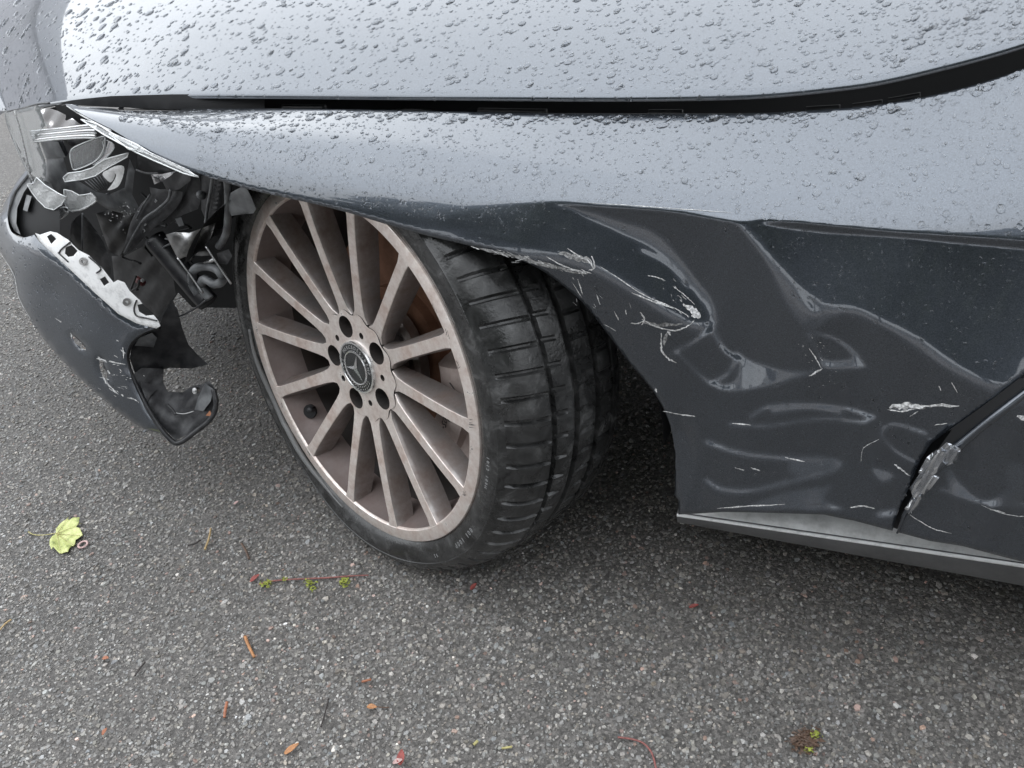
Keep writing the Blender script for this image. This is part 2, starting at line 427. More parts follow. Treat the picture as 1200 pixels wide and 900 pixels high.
def on_y(px, py, yf):
    P = at_y(px, py, np.zeros_like(px))
    for _ in range(12): P = at_y(px, py, yf(P[:, 0]))
    return P
y_gap = lambda x: y_c(x)+.125+.0*x
_c = on_y(CREASE[:, 0], CREASE[:, 1], y_c); _g = on_y(GAPLINE[:, 0], GAPLINE[:, 1], y_gap)
def fitpoly(x, z, d):
    q = np.polyfit(x, z, d); return lambda t: np.polyval(q, np.clip(t, x.min()-.05, x.max()+.6))
z_c = fitpoly(_c[:, 0], _c[:, 2], 3)
z_g = fitpoly(_g[:, 0], _g[:, 2], 4)
def G(P):
    x, y, z = P[..., 0], P[..., 1], P[..., 2]
    yc, zc = y_c(x), z_c(x); mt = (z_g(x)-zc)/.125
    top = (z-(zc+mt*(y-yc)))/np.sqrt(1+mt*mt)
    h = zc-z
    side = (yc-.34*h+.88*h*h)-y
    side = side/np.sqrt(1+(.34-1.76*h)**2)
    k = np.interp(x, [-.4, -.1, .15, .33, .45], [.06, .06, .056, .042, .03])
    hh = np.clip(k-np.abs(top-side), 0, None)/k
    return np.maximum(top, side)+hh*hh*k*.25
def body_r(px, py):
    px = np.asarray(px, float); py = np.asarray(py, float); shp = px.shape
    d = rays(px.ravel(), py.ravel()); n = len(d)
    ts = np.linspace(.55, 1.75, 90); lo = np.full(n, np.nan); prev = G(C0+d*ts[0])
    for a, b in zip(ts[:-1], ts[1:]):
        cur = G(C0+d*b); hit = np.isnan(lo) & (prev > 0) & (cur <= 0); lo[hit] = a; prev = cur
    lo = np.where(np.isnan(lo), 1.6, lo); hi = lo+(ts[1]-ts[0])
    for _ in range(26):
        mid = (lo+hi)/2; s_ = G(C0+d*mid[:, None]) > 0
        lo = np.where(s_, mid, lo); hi = np.where(s_, hi, mid)
    return ((lo+hi)/2).reshape(shp)

# crash damage: a depth change of the sheet metal, found from the slopes the panel should have
DX0, DX1, DY0, DY1, DS = 420, 1290, 226, 740, 2.
def smooth01(t): t = np.clip(t, 0, 1); return t*t*(3-2*t)
def dent_field():
    xs = np.arange(DX0, DX1+1, DS); ys = np.arange(DY0, DY1+1, DS)
    X, Y = np.meshgrid(xs, ys)
    rb = body_r(X[::2, ::2], Y[::2, ::2])
    # bilinear back to the fine grid
    def up(a):
        b = np.repeat(np.repeat(a, 2, 0), 2, 1)[:X.shape[0], :X.shape[1]].copy()
        yi = np.clip((Y-DY0)/(2*DS), 0, a.shape[0]-1.001); xi = np.clip((X-DX0)/(2*DS), 0, a.shape[1]-1.001)
        i = yi.astype(int); j = xi.astype(int); fy = yi-i; fx = xi-j
        return a[i, j]*(1-fy)*(1-fx)+a[i+1, j]*fy*(1-fx)+a[i, j+1]*(1-fy)*fx+a[i+1, j+1]*fy*fx
    LB = np.log(up(rb))
    E = -np.degrees(np.arcsin(rays(X, Y)[..., 2]))                   # elevation of the way back to the eye
    low = np.array([(430, 262), (455, 266), (520, 276), (580, 284), (640, 300), (690, 313), (740, 341), (785, 370), (812, 384),
           (834, 377), (831, 355), (814, 330), (793, 302), (763, 277), (715, 259), (684, 244), (692, 240), (760, 243), (830, 247), (860, 251),
           (881, 275), (905, 310), (928, 352), (943, 374), (955, 379), (972, 368), (1000, 364), (1050, 385), (1100, 420), (1150, 450), (1192, 466), (1230, 480), (1310, 500),
           (1310, 760), (400, 760), (400, 262)], float)
    lowS = np.concatenate([spline(low[:33], False, 4), low[33:]])
    d, ins = seg_dist(X, Y, lowS)
    sd = np.where(ins, -d, d)
    b = np.full(X.shape, 2.2)
    for (cx, cy, rr, am) in ((765, 281, 32, 4.), (735, 268, 25, 2), (925, 345, 26, 5.5), (945, 370, 20, 4), (1180, 463, 22, 5), (690, 244, 14, 3), (1090, 415, 40, 1.5), (825, 340, 25, 1.5), (640, 300, 60, 1.)):
        b += am*np.exp(-((X-cx)**2+(Y-cy)**2)/(2*(rr*.7)**2))
    ph = np.where(np.abs(sd) < b, 3.5+3.5*sd/b, np.where(sd > 0, 7+20*smooth01((sd-b)/9), -30*smooth01((-sd-b)/7)))
    ph = np.where((sd > 0), ph+5*smooth01((sd-25)/60), ph)
    # areas and strokes that catch the bright horizon
    def area(poly, val, soft=4):
        nonlocal ph
        d_, i_ = seg_dist(X, Y, spline(poly, True, 4)); w = smooth01(np.where(i_, .5+d_/soft, .5-d_/soft)); val = val+9 if val > -10 else val; ph = ph*(1-w)+val*w
    def stroke(pts, width, val, soft=3):
        nonlocal ph
        d_, _ = seg_dist(X, Y, spline(pts, False, 5), False); w = smooth01((width/2+soft-d_)/soft); val = val+12; ph = ph*(1-w)+val*w
    area([(790, 412), (806, 428), (830, 450), (856, 459), (900, 453), (945, 440), (963, 432), (925, 432), (880, 420), (862, 408), (866, 425), (858, 446), (835, 446), (810, 426), (800, 414)], 4)
    stroke([(836, 377), (838, 392), (850, 410), (868, 420)], 4, 4)
    stroke([(790, 412), (812, 400), (833, 385)], 4, 4)
    stroke([(835, 447), (854, 436), (862, 415)], 3, 2)
    area([(942, 390), (950, 387), (975, 391), (1000, 406), (1013, 424), (1012, 431), (965, 432), (955, 412)], 4)
    area([(952, 394), (975, 397), (992, 410), (996, 418), (970, 420), (960, 410)], -24)
    stroke([(752, 292), (785, 310), (805, 335)], 3, -2)
    stroke([(915, 312), (938, 338), (962, 358)], 3, 3)
    stroke([(962, 358), (998, 356)], 3, 3)
    stroke([(880, 487), (900, 476), (940, 473), (985, 476), (1022, 487)], 4, 3)
    stroke([(905, 482), (945, 477), (985, 483)], 4, 1)
    stroke([(855, 496), (900, 498), (960, 490), (1015, 494)], 3, 2)
    stroke([(1024, 488), (1010, 494)], 3, 3)
    area([(790, 506), (806, 512), (812, 560), (800, 598), (794, 560)], -4)
    stroke([(828, 517), (868, 530), (920, 536), (970, 538), (983, 543), (968, 553), (930, 562), (880, 574), (845, 572), (828, 562)], 6, 1)
    area([(925, 541), (950, 538), (980, 540), (976, 548), (950, 554), (925, 555)], 0)
    area([(870, 594), (920, 575), (965, 568), (975, 570), (968, 584), (990, 596), (940, 600), (890, 600)], 1)
    stroke([(1036, 500), (1035, 512), (1050, 528), (1072, 540)], 3, 3)
    stroke([(1036, 500), (1050, 496), (1085, 507)], 4, 2)
    area([(1021, 547), (1045, 551), (1048, 560), (1032, 566)], 2)
    area([(1052, 475), (1072, 470), (1082, 476), (1060, 482), (1042, 480)], 5)
    stroke([(1030, 602), (1050, 600)], 9, 3)
    # door skin
    area([(1112, 545), (1128, 566), (1152, 584), (1176, 574), (1180, 545), (1196, 541), (1200, 556), (1192, 584), (1160, 592), (1125, 584), (1108, 566)], 4)
    area([(1098, 572), (1108, 570), (1125, 584), (1108, 578)], 4)
    stroke([(1160, 592), (1230, 588)], 4, 2)
    stroke([(1184, 478), (1192, 470), (1215, 462)], 4, 4)
    area([(1190, 484), (1230, 480), (1230, 492), (1196, 492)], 8)
    nt = (ph+E)/2
    Wt = np.ones(X.shape)
    Wt *= smooth01((sd+40)/20)*0+1
    left = smooth01((X-540)/150)
    Wt = np.where(sd > b+8, left, 1.)*smooth01((X-540)/110)
    crz = np.interp(X, CREASE[:, 0], CREASE[:, 1])
    Wt = Wt*smooth01((Y-crz-2)/12)
    Vx, Vy = 798.-X, 1775.6-Y; nv = np.hypot(Vx, Vy); Vx /= nv; Vy /= nv
    dth = 1/FPX/(1+((X-600)**2+(Y-450)**2)/FPX**2)
    gt = np.tan(np.radians(np.clip(E-nt, -65, 65)))*dth*DS              # wanted d(ln r) per cell along v
    gx0 = np.zeros_like(LB); gy0 = np.zeros_like(LB)
    gx0[:, :-1] = np.diff(LB, axis=1); gy0[:-1] = np.diff(LB, axis=0)
    hh = np.clip(gt-(Vx*gx0+Vy*gy0), -.02, .02)
    w2 = Wt**2
    mu = 2e-5+.02*(1-smooth01((Y-crz-2)/12))+.0008*(1-Wt)
    lam = .05
    def D(a):
        gx = np.zeros_like(a); gy = np.zeros_like(a); gx[:, :-1] = a[:, 1:]-a[:, :-1]; gy[:-1] = a[1:]-a[:-1]; return gx, gy
    def DT(gx, gy):
        o = np.zeros_like(gx); o[:, :-1] -= gx[:, :-1]; o[:, 1:] += gx[:, :-1]; o[:-1] -= gy[:-1]; o[1:] += gy[:-1]; return o
    def A(a):
        gx, gy = D(a); pv = w2*(Vx*gx+Vy*gy); pu = (lam*w2+.3*(1-w2))*(-Vy*gx+Vx*gy)
        return DT(pv*Vx-pu*Vy, pv*Vy+pu*Vx)+mu*a
    bvec = DT(w2*hh*Vx, w2*hh*Vy)
    x = np.zeros_like(LB); r = bvec-A(x); p = r.copy(); rs = (r*r).sum()
    for it in range(700):
        Ap = A(p); al = rs/(p*Ap).sum(); x += al*p; r -= al*Ap; rn = (r*r).sum()
        if rn < 1e-9*(bvec*bvec).sum(): break
        p = r+rn/rs*p; rs = rn
    return x
DENT = dent_field()
def dent(px, py):
    yi = np.clip((py-DY0)/DS, 0, DENT.shape[0]-1.001); xi = np.clip((px-DX0)/DS, 0, DENT.shape[1]-1.001)
    i = yi.astype(int); j = xi.astype(int); fy = yi-i; fx = xi-j
    v = DENT[i, j]*(1-fy)*(1-fx)+DENT[i+1, j]*fy*(1-fx)+DENT[i, j+1]*(1-fy)*fx+DENT[i+1, j+1]*fy*fx
    return v*smooth01((px-DX0)/30)*(1-smooth01((px-1215)/70))*(1-smooth01((py-690)/45))
def side_r(px, py): return body_r(px, py)*np.exp(dent(np.asarray(px, float), np.asarray(py, float)))
print('dent range', DENT.min(), DENT.max())

# ------------------------------------------------------------------ front wing (fender)
arch = spline([(235, 204), (262, 213), (300, 224), (350, 235), (400, 247), (450, 262), (500, 276), (550, 288), (600, 301), (640, 320), (680, 352), (705, 382), (735, 422), (765, 458), (783, 492), (791, 530), (791, 572)], False, 4)
fender_poly = ([tuple(p) for p in spline(GAPLINE, False, 3) if 76 < p[0] < 1325][::-1] +
    [(76, 122), (100, 136), (130, 151), (155, 166), (185, 184), (210, 196)] + [tuple(p) for p in arch] +
    [(790, 580), (795, 586), (795, 603), (850, 600), (905, 601), (965, 603), (1000, 610), (1046, 622), (1052, 600), (1066, 570), (1078, 540), (1092, 519), (1112, 504), (1135, 488), (1165, 466), (1199, 440), (1262, 392), (1340, 336), (1400, 296), (1404, 180), (1350, 60)])
def skin(name, poly, rf, th, s, m, lip=.0):
    v, T = triangulate(poly, s)
    d = rays(v[:, 0], v[:, 1]); r = rf(v[:, 0], v[:, 1])
    bi = np.unique(np.array(boundary_edges(T))); r = r.copy(); r[bi] += lip
    P = C0+d*r[:, None]
    V, F2 = solidify(P, T, d*th)
    o = tri_mesh(name, V, F2, m); o.data.set_sharp_from_angle(angle=math.radians(60))
    return o
fender = part(skin('front_wing', fender_poly, side_r, .014, 3.4, PAINT, .0012), 'dented front wing with creases and scrapes behind the wheel arch')

# ------------------------------------------------------------------ bonnet
def hood():
    E = np.array(spline(HOODEDGE[:-1], False, 5))
    P = on_y(E[:, 0], E[:, 1], lambda x: y_gap(x)+.012)
    # extend forward corner and rearward, then sweep inwards
    nT = 60; V = []; cols = len(P)
    x0 = P[0, 0]
    x1 = P[-1, 0]
    for i in range(cols):
        e = P[i]; sfr = (x1-e[0])/(x1-x0)
        for k in range(nT+1):
            t = (k/nT)**1.25; w = 1.62-2*e[1]; dd = t*w; y = e[1]+dd
            half = min(dd, w-dd); fwd = 1.25*half if half < .3 else .375+.35*(1-math.exp(-(half-.3)/.28))
            x = e[0]-fwd*sfr**2.0
            rise = .40*dd*(1-dd/w)-.02*fwd*sfr**2
            V.append((x, y, e[2]+rise))
    # front roll-off: extra columns beyond the front edge
    Fc = []
    pre = []
    for q in range(6, 0, -1):
        for k in range(nT+1):
            b = V[k]; a = q/6
            pre.append((b[0]-.11*math.sin(a*1.35)*smooth01(k/5+.0), b[1], b[2]-.085*(1-math.cos(a*1.35))*smooth01(k/5)-.0))
    V = pre+V; cols += 6
    for i in range(cols-1):
        for k in range(nT):
            a = i*(nT+1)+k; Fc.append((a, a+nT+1, a+nT+2, a+1))
    # rolled edge along the gap: hem folded down and back under
    V = [np.array(v) for v in V]
    base = len(V)
    for i in range(cols):
        e = V[i*(nT+1)]
        for (dy, dz) in ((-.0022, -.0022), (-.002, -.006), (.004, -.0085), (.03, -.010)):
            V.append(e+np.array([0, dy, dz]))
    for i in range(cols-1):
        for k in range(4):
            a = base+i*4+k-1 if k else i*(nT+1); b = base+(i+1)*4+k-1 if k else (i+1)*(nT+1)
            Fc.append((a, base+i*4+k, base+(i+1)*4+k, b))
    o = mesh('bonnet', V, Fc, PAINT, None, True, 60)
    return o, np.array(V), Fc, cols, nT
hood_o, HV, HF, HC, HT = hood()
part(hood_o, 'wet dark grey bonnet standing slightly proud of the wing')
def hood_grid():                       # vertices as a grid, for placing droplets
    return HV[:HC*(HT+1)].reshape(HC, HT+1, 3)

# dark channel under the bonnet edge
def channel():
    Gp = spline(GAPLINE, False, 4); P = on_y(Gp[:, 0], Gp[:, 1], y_gap)
    V, Fc = [], []
    prof = [(0.004, -.004), (.006, -.03), (.02, -.05), (.12, -.055), (.3, -.06)]
    for p in P:
        for a, b in prof: V.append((p[0], p[1]+a, p[2]+b))
    k = len(prof)
    for i in range(len(P)-1):
        for j in range(k-1): Fc.append((i*k+j, (i+1)*k+j, (i+1)*k+j+1, i*k+j+1))
    return part(mesh('wing_channel', V, Fc, M['void']))
channel()
part(plate('wing_channel_end', [(70, 120.5), (84, 117.5), (100, 115.5), (130, 112.5), (200, 110.5), (310, 110), (310, 128), (200, 128), (130, 125.5), (100, 124), (80, 123)], lambda a, b: body_r(a, np.interp(np.asarray(a, float), GAPLINE[:, 0], GAPLINE[:, 1])+5)+.055, M['void'], None, .01, 6))  # black plate added so the bonnet gap reads dark
# a few pieces seen inside the gap
for (px0, px1, oy) in ((945, 985, 0), (1000, 1035, -2), (1042, 1080, -8), (330, 380, 0), (560, 640, 0), (760, 800, 0)):
    x_ = np.linspace(px0, px1, 4); yy = np.interp(x_, GAPLINE[:, 0], GAPLINE[:, 1])-7+oy*.2
    P = on_y(x_, yy, lambda x: y_gap(x)+.035)
    part(tube('channel_clip', P+np.array([0, 0, -.006]), .004, M['black'], None, 6))

# ------------------------------------------------------------------ door and sill
door_poly = [(1053, 624), (1056, 610), (1070, 590), (1088, 560), (1100, 541), (1118, 521), (1140, 503), (1170, 480), (1205, 453), (1285, 395), (1350, 347), (1410, 304), (1560, 318), (1560, 810), (1400, 757), (1285, 706), (1200, 659), (1128, 640), (1090, 634)]
def door_r(px, py): return side_r(px, py)-.006
door = part(skin('front_door', door_poly, door_r, .02, 3.4, PAINT, .0015), 'dented front door with crumpled leading edge')
# folded leading edge of the door
ed = np.array([(1050, 625), (1057, 602), (1069, 579), (1080, 559), (1092, 541), (1106, 526), (1124, 512), (1150, 491), (1180, 468), (1215, 441), (1285, 386), (1350, 338), (1405, 300)], float)
ew = np.array([2, 5, 10, 14, 17, 17, 14, 13, 13, 13, 13, 13, 13], float)
V, Fc = [], []
for i in range(len(ed)):
    a = ed[i]; t = ed[min(i+1, len(ed)-1)]-ed[max(i-1, 0)]; t /= np.linalg.norm(t); nrm = np.array([-t[1], t[0]])
    if nrm[0] < 0: nrm = -nrm
    for f, dr in ((0., .012), (.12, .002), (.35, -.004), (.65, -.006), (.9, -.004), (1.05, .004)):
        q = a+nrm*ew[i]*f; rr_ = float(door_r(np.array([q[0]]), np.array([q[1]]))[0])+dr+(.003*math.sin(i*2.1) if 2 <= i <= 5 else 0)
        V.append(C0+rays(q[0], q[1])*rr_)
for i in range(len(ed)-1):
    for k in range(5): Fc.append((i*6+k, i*6+k+1, (i+1)*6+k+1, (i+1)*6+k))
_o = mesh('door_edge', V, Fc, PAINT, None, True); md = _o.modifiers.new('thick', 'SOLIDIFY'); md.thickness = .0015; md.offset = -1
sub(_o, door, 'folded and creased leading edge of the door')
_o = plate('shut_line', [(1046, 618), (1056, 590), (1068, 560), (1080, 534), (1094, 512), (1116, 503), (1098, 528), (1084, 550), (1072, 575), (1062, 600), (1056, 622)], lambda a, b: side_r(a, b)+.035, M['void'], None, .01, 6)
part(_o)
# bright crumple in the fold
cr = lambda a, b: door_r(a, b)-.0135+.003*np.sin(np.asarray(a)*.55+np.asarray(b)*.35)
for poly in ([(1076, 554), (1086, 536), (1097, 527), (1110, 531), (1107, 545), (1096, 555), (1084, 562)],
             [(1066, 572), (1077, 556), (1092, 555), (1101, 559), (1092, 571), (1081, 582), (1072, 588)],
             [(1097, 529), (1110, 518), (1126, 526), (1122, 541), (1109, 546)],
             [(1060, 596), (1070, 584), (1082, 580), (1078, 592), (1066, 604)]):
    sub(plate('crumpled_foil', poly, cr, M['foil'], None, .002, 3, .001, wob=.0016), door)

def sill():
    Px = np.array([(793, 604), (860, 612), (960, 626), (1060, 641), (1200, 664)], float)
    A = at_y(Px[:, 0], Px[:, 1], .0); k = np.polyfit(A[:, 0], A[:, 2], 1)
    x0, x1 = A[0, 0], 2.4
    xs = np.linspace(x0, x1, 60)
    B = at_y(np.array([800., 930, 1060, 1200]), np.array([614., 639, 662, 688]), .004); kb = np.polyfit(B[:, 0], B[:, 2], 1)
    V, Fc = [], []
    for x in xs:
        zt, zb = np.polyval(k, x), np.polyval(kb, x)
        # shelf, bright rounded lip, outer face, underside
        for (y, z) in ((.09, zt+.012), (.03, zt+.006), (.006, zt+.002), (.001, zt+.001), (-.001, zt-.0012), (-.0005, zt-.004), (.003, zb+.003), (.006, zb), (.1, zb+.004)):
            V.append((x, y, z))
    q = 9
    for i in range(len(xs)-1):
        for j in range(q-1): Fc.append((i*q+j, i*q+j+1, (i+1)*q+j+1, (i+1)*q+j))
    Fc.append(tuple(range(q))); 
    o = mesh('sill_panel', V, Fc, M['sill'], None, True, 40); part(o, 'grey sill panel below the wing and door')
    V, Fc = [], []
    xx = np.linspace(x0+.004, x1, 40)
    for i, x in enumerate(xx):
        zt = np.polyval(k, x); wv = .0015*math.sin(i*1.7)
        for (y, z) in ((.0015, zt+.003), (.010, zt+.012+wv), (.026, zt+.026), (.06, zt+.040)): V.append((x, y, z))
    for i in range(len(xx)-1):
        for j in range(3): Fc.append((i*4+j, i*4+j+1, (i+1)*4+j+1, (i+1)*4+j))
    sub(mesh('sill_shelf', V, Fc, M['scuffed'], None, True), o, 'pale scuffed ledge of the sill above its bright lip')  # pale colour stands in for sky light on the ledge
    lip = []
    for x in np.linspace(x0+.001, x1, 30): lip.append((x, -.0016, np.polyval(k, x)+.0008))
    V, Fc = tube_data(lip, .0021, 6, 1); sub(mesh('sill_lip', V, Fc, M['white']), o, 'bright scuffed lip along the sill')
    return k
SILL_K = sill()

# windscreen and scuttle behind the bonnet (out of the frame)
def screen():
    A = HV[:HC*(HT+1)].reshape(HC, HT+1, 3)[-1]
    V = []
    for f, up in ((0, -.03), (.12, -.02), (.45, .16), (.95, .40)):
        for p in A: V.append((p[0]+f*.95+.02, .81+(p[1]-.81)*(1-.16*f), p[2]+up))
    n_ = HT+1; Fc = [(r_*n_+i, r_*n_+i+1, (r_+1)*n_+i+1, (r_+1)*n_+i) for r_ in range(3) for i in range(n_-1)]
    m = mat('dark_window_glass', (.02, .022, .024), .05); part(mesh('windscreen', V, Fc, m))
    a, b = np.array(V[n_]), np.array(V[3*n_]); part(tube('windscreen_pillar', [a, (a+b)/2+np.array([0, -.01, .02]), b], [.03, .028, .026], PAINT, None, 8))
screen()

# ------------------------------------------------------------------ dark inside of the car
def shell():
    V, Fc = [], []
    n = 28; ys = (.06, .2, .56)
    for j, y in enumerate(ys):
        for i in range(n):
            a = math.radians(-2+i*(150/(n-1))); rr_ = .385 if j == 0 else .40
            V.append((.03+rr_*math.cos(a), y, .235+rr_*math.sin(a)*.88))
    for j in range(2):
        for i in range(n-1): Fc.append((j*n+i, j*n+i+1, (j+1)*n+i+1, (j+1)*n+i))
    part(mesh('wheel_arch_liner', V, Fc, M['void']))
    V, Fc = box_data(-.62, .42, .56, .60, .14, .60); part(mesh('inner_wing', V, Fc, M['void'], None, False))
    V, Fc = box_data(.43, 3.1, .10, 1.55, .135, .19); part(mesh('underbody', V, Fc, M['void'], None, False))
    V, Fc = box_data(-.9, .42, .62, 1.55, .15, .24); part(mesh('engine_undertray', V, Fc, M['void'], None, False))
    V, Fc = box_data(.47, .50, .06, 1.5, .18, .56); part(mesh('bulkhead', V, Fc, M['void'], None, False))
shell()

# ------------------------------------------------------------------ wheel
a_, b_ = .3821067, .1761723
nn = np.array([-math.sin(a_), -math.cos(a_), 0.])
e1 = np.array([math.cos(a_), -math.sin(a_), 0.]); up_ = np.array([0, 0, 1.])
n2 = nn*math.cos(b_)+up_*math.sin(b_); e2 = up_*math.cos(b_)-nn*math.sin(b_)
WC = np.array([0, 0, .3163])
WM = Matrix(((e1[0], e2[0], n2[0], WC[0]), (e1[1], e2[1], n2[1], WC[1]), (e1[2], e2[2], n2[2], WC[2]), (0, 0, 0, 1)))
wheel = lathe('wheel', [(.2575, -.022), (.2585, -.006), (.2572, -.0015), (.2545, .0004), (.2385, .0), (.2372, -.0012), (.2362, -.010), (.231, -.028), (.2235, -.046), (.2215, -.052)], M['barrel'], None, 128)
wheel.parent = CAR; wheel.matrix_parent_inverse = CARINV; wheel.matrix_basis = WM
wheel['label'] = 'dusty multi-spoke alloy wheel steered inwards with flat tyre'
def wsub(o, label=None, kind=None):
    o.parent = wheel
    if label: o['label'] = label
    if kind: o['kind'] = kind
    return o
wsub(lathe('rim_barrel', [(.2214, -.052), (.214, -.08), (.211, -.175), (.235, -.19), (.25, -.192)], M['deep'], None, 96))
wsub(lathe('rim_lip', [(.2368, -.002), (.2376, .0004), (.2392, .0016), (.2538, .0017), (.2558, .0010), (.2566, -.001)], M['machined'], None, 160))
PH = 2.32215
def spoke_mesh():
    st = [(.0745, .0128, .0165, -.016, -.040), (.0785, .0112, .0160, -.0155, -.041), (.085, .0086, .0140, -.0145, -.043), (.10, .0074, .0135, -.0125, -.045),
          (.13, .0068, .0140, -.0090, -.044), (.165, .0065, .0150, -.0052, -.042), (.20, .0064, .0160, -.0020, -.039), (.225, .0066, .0165, -.0004, -.035), (.2375, .0082, .0170, .0012, -.031), (.2390, .0090, .0170, .0012, -.029)]
    V, Fw, Ff = [], [], []
    for (r, hw, hb, zf, zb) in st:
        hw *= 1.22; hb = hw+(hb-hw)*.8; zb = zf+(zb-zf)*.82
        # back, wall, wall bevel, face edge | face edge, bevel, wall, back
        for (x, z) in ((-hb, zb), (-hw-.0020, zf-.006), (-hw, zf-.0008), (-hw+.0007, zf), (hw-.0007, zf), (hw, zf-.0008), (hw+.0020, zf-.006), (hb, zb)):
            V.append((r, x, z))
    q = 8
    for i in range(len(st)-1):
        for j in range(q-1):
            f = (i*q+j, (i+1)*q+j, (i+1)*q+j+1, i*q+j+1)
            (Ff if j in (2, 3, 4) else Fw).append(f)
        Fw.append((i*q+7, (i+1)*q+7, (i+1)*q, i*q))
    Fw.append(tuple(range(q))[::-1] if False else tuple(range(q))); Fw.append(tuple(range((len(st)-1)*q, len(st)*q))[::-1])
    me = bpy.data.meshes.new('spoke'); me.from_pydata(V, [], Fw+Ff); me.update()
    me.materials.append(M['alloy']); me.materials.append(M['machined'])
    for i, p in enumerate(me.polygons):
        p.use_smooth = True; p.material_index = 1 if i >= len(Fw) else 0
    bm = bmesh.new(); bm.from_mesh(me); bmesh.ops.recalc_face_normals(bm, faces=bm.faces); bm.to_mesh(me); bm.free()
    me.set_sharp_from_angle(angle=math.radians(38))
    return me
sm = spoke_mesh()
for k in range(14):
    o = add('spoke', sm); o.rotation_euler = (0, 0, PH-k*2*math.pi/14); wsub(o)
# hub with bolt holes
def hub():
    th = np.linspace(0, 2*math.pi, 112, endpoint=False)
    R = .0785+.003*np.cos(14*(th-PH))
    outer = np.stack([R*np.cos(th), R*np.sin(th)], -1)*1000
    HB = math.radians(112)
    holes = []
    for k in range(5):
        a = HB+k*2*math.pi/5
        t = np.linspace(0, 2*math.pi, 24, endpoint=False)
        holes.append(np.stack([57.5*math.cos(a)+15.6*np.cos(t), 57.5*math.sin(a)+15.6*np.sin(t)], -1))
        a += math.pi/5
        t = np.linspace(0, 2*math.pi, 12, endpoint=False)
        holes.append(np.stack([53*math.cos(a)+4.6*np.cos(t), 53*math.sin(a)+4.6*np.sin(t)], -1))
    holes.append(np.stack([38.5*np.cos(th[::2]), 38.5*np.sin(th[::2])], -1))
    v, T = triangulate(outer, 4., holes)
    P = np.c_[v/1000, np.full(len(v), -.0143)]
    V, F2 = solidify(P, T[:, ::-1], np.array([0, 0, -.03]))
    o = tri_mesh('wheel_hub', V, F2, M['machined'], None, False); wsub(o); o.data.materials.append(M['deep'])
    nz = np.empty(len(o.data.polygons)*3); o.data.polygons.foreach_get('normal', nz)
    o.data.polygons.foreach_set('material_index', (np.abs(nz.reshape(-1, 3)[:, 2]) < .5).astype(np.int32))  # hole walls take the dark colour to read as shaded
    for k in range(5):
        a = HB+k*2*math.pi/5
        b = lathe('wheel_bolt', [(.0, -.040), (.0075, -.040), (.0085, -.042), (.0085, -.052), (.0145, -.053)], M['deep'], None, 6)  # bolts coloured dark to sink into the hole shade
        b.location = (.0575*math.cos(a), .0575*math.sin(a), 0); wsub(b)
    return o
hub()
wsub(lathe('hub_back', [(.0, -.054), (.072, -.054), (.078, -.06), (.078, -.075)], M['alloy'], None, 48))
# centre cap: three pointed star inside a ring with lettering
cap = wsub(lathe('centre_cap', [(.0, -.0095), (.0225, -.0098), (.0228, -.0085), (.0243, -.0082), (.0248, -.0100), (.0345, -.0112), (.0352, -.0098), (.0372, -.0098), (.0385, -.013), (.0385, -.02)], M['cap_silver'], None, 72))
wsub(lathe('cap_field', [(0, -.0090), (.0224, -.0091)], M['cap_black'], None, 48))
def star():
    V, Fc = [(0, 0, -.0050)], []
    a0 = math.radians(90-14)
    for k in range(6):
        a = a0+k*math.pi/3; r = .0222 if k % 2 == 0 else .0040
        V.append((r*math.cos(a), r*math.sin(a), -.0086))
    for k in range(6): Fc.append((0, 1+k, 1+(k+1) % 6))
    return mesh('cap_star', V, Fc, M['cap_silver'], None, False)
wsub(star())
wsub(lathe('cap_ring', [(.0252, -.0101), (.0342, -.0110)], M['cap_black'], None, 64)).location = (0, 0, .0004)
def text_mesh(s, size, depth=.0003, shear=0., font_spacing=1.):
    cu = bpy.data.curves.new('t', 'FONT'); cu.body = s; cu.size = size; cu.extrude = depth; cu.align_x = 'CENTER'; cu.align_y = 'CENTER'; cu.shear = shear; cu.space_character = font_spacing; cu.resolution_u = 2
    ob = bpy.data.objects.new('t', cu); COL.objects.link(ob)
    dg = bpy.context.evaluated_depsgraph_get(); me = bpy.data.meshes.new_from_object(ob.evaluated_get(dg)); bpy.data.objects.remove(ob)
    return me
def ring_text(name, s, radius, a_mid, size, z, m, step, flip=False):
    bm = bmesh.new()
    for i, ch in enumerate(s):
        if ch == ' ': continue
        me = text_mesh(ch, size); a = a_mid-(i-(len(s)-1)/2)*step*(-1 if flip else 1)
        rot = a-math.pi/2+(math.pi if flip else 0)
        me.transform(Matrix.Translation((radius*math.cos(a), radius*math.sin(a), z)) @ Matrix.Rotation(rot, 4, 'Z'))
        bm.from_mesh(me); bpy.data.meshes.remove(me)
    me = bpy.data.meshes.new(name); bm.to_mesh(me); bm.free()
    return add(name, me, m)
wsub(ring_text('cap_lettering', 'MERCEDES-BENZ', .0297, math.radians(76), .0072, -.0098, M['cap_silver'], .205))
# laurel leaves around the lower part of the ring
V, Fc = [], []
for k in range(16):
    a = math.radians(180+30+k*7.4+14 if False else 178+k*10.5)
    for rr_ in (.0277, .0318):
        c = np.array([rr_*math.cos(a), rr_*math.sin(a)]); t = np.array([-math.sin(a+.5), math.cos(a+.5)]); q = np.array([-t[1], t[0]]); b = len(V)
        for u, w in ((-.0022, 0), (0, -.0008), (.0022, 0), (0, .0008)): V.append((*(c+t*u+q*w), -.0097))
        Fc.append((b, b+1, b+2, b+3))
wsub(mesh('cap_laurel', V, Fc, M['cap_silver'], None, False))
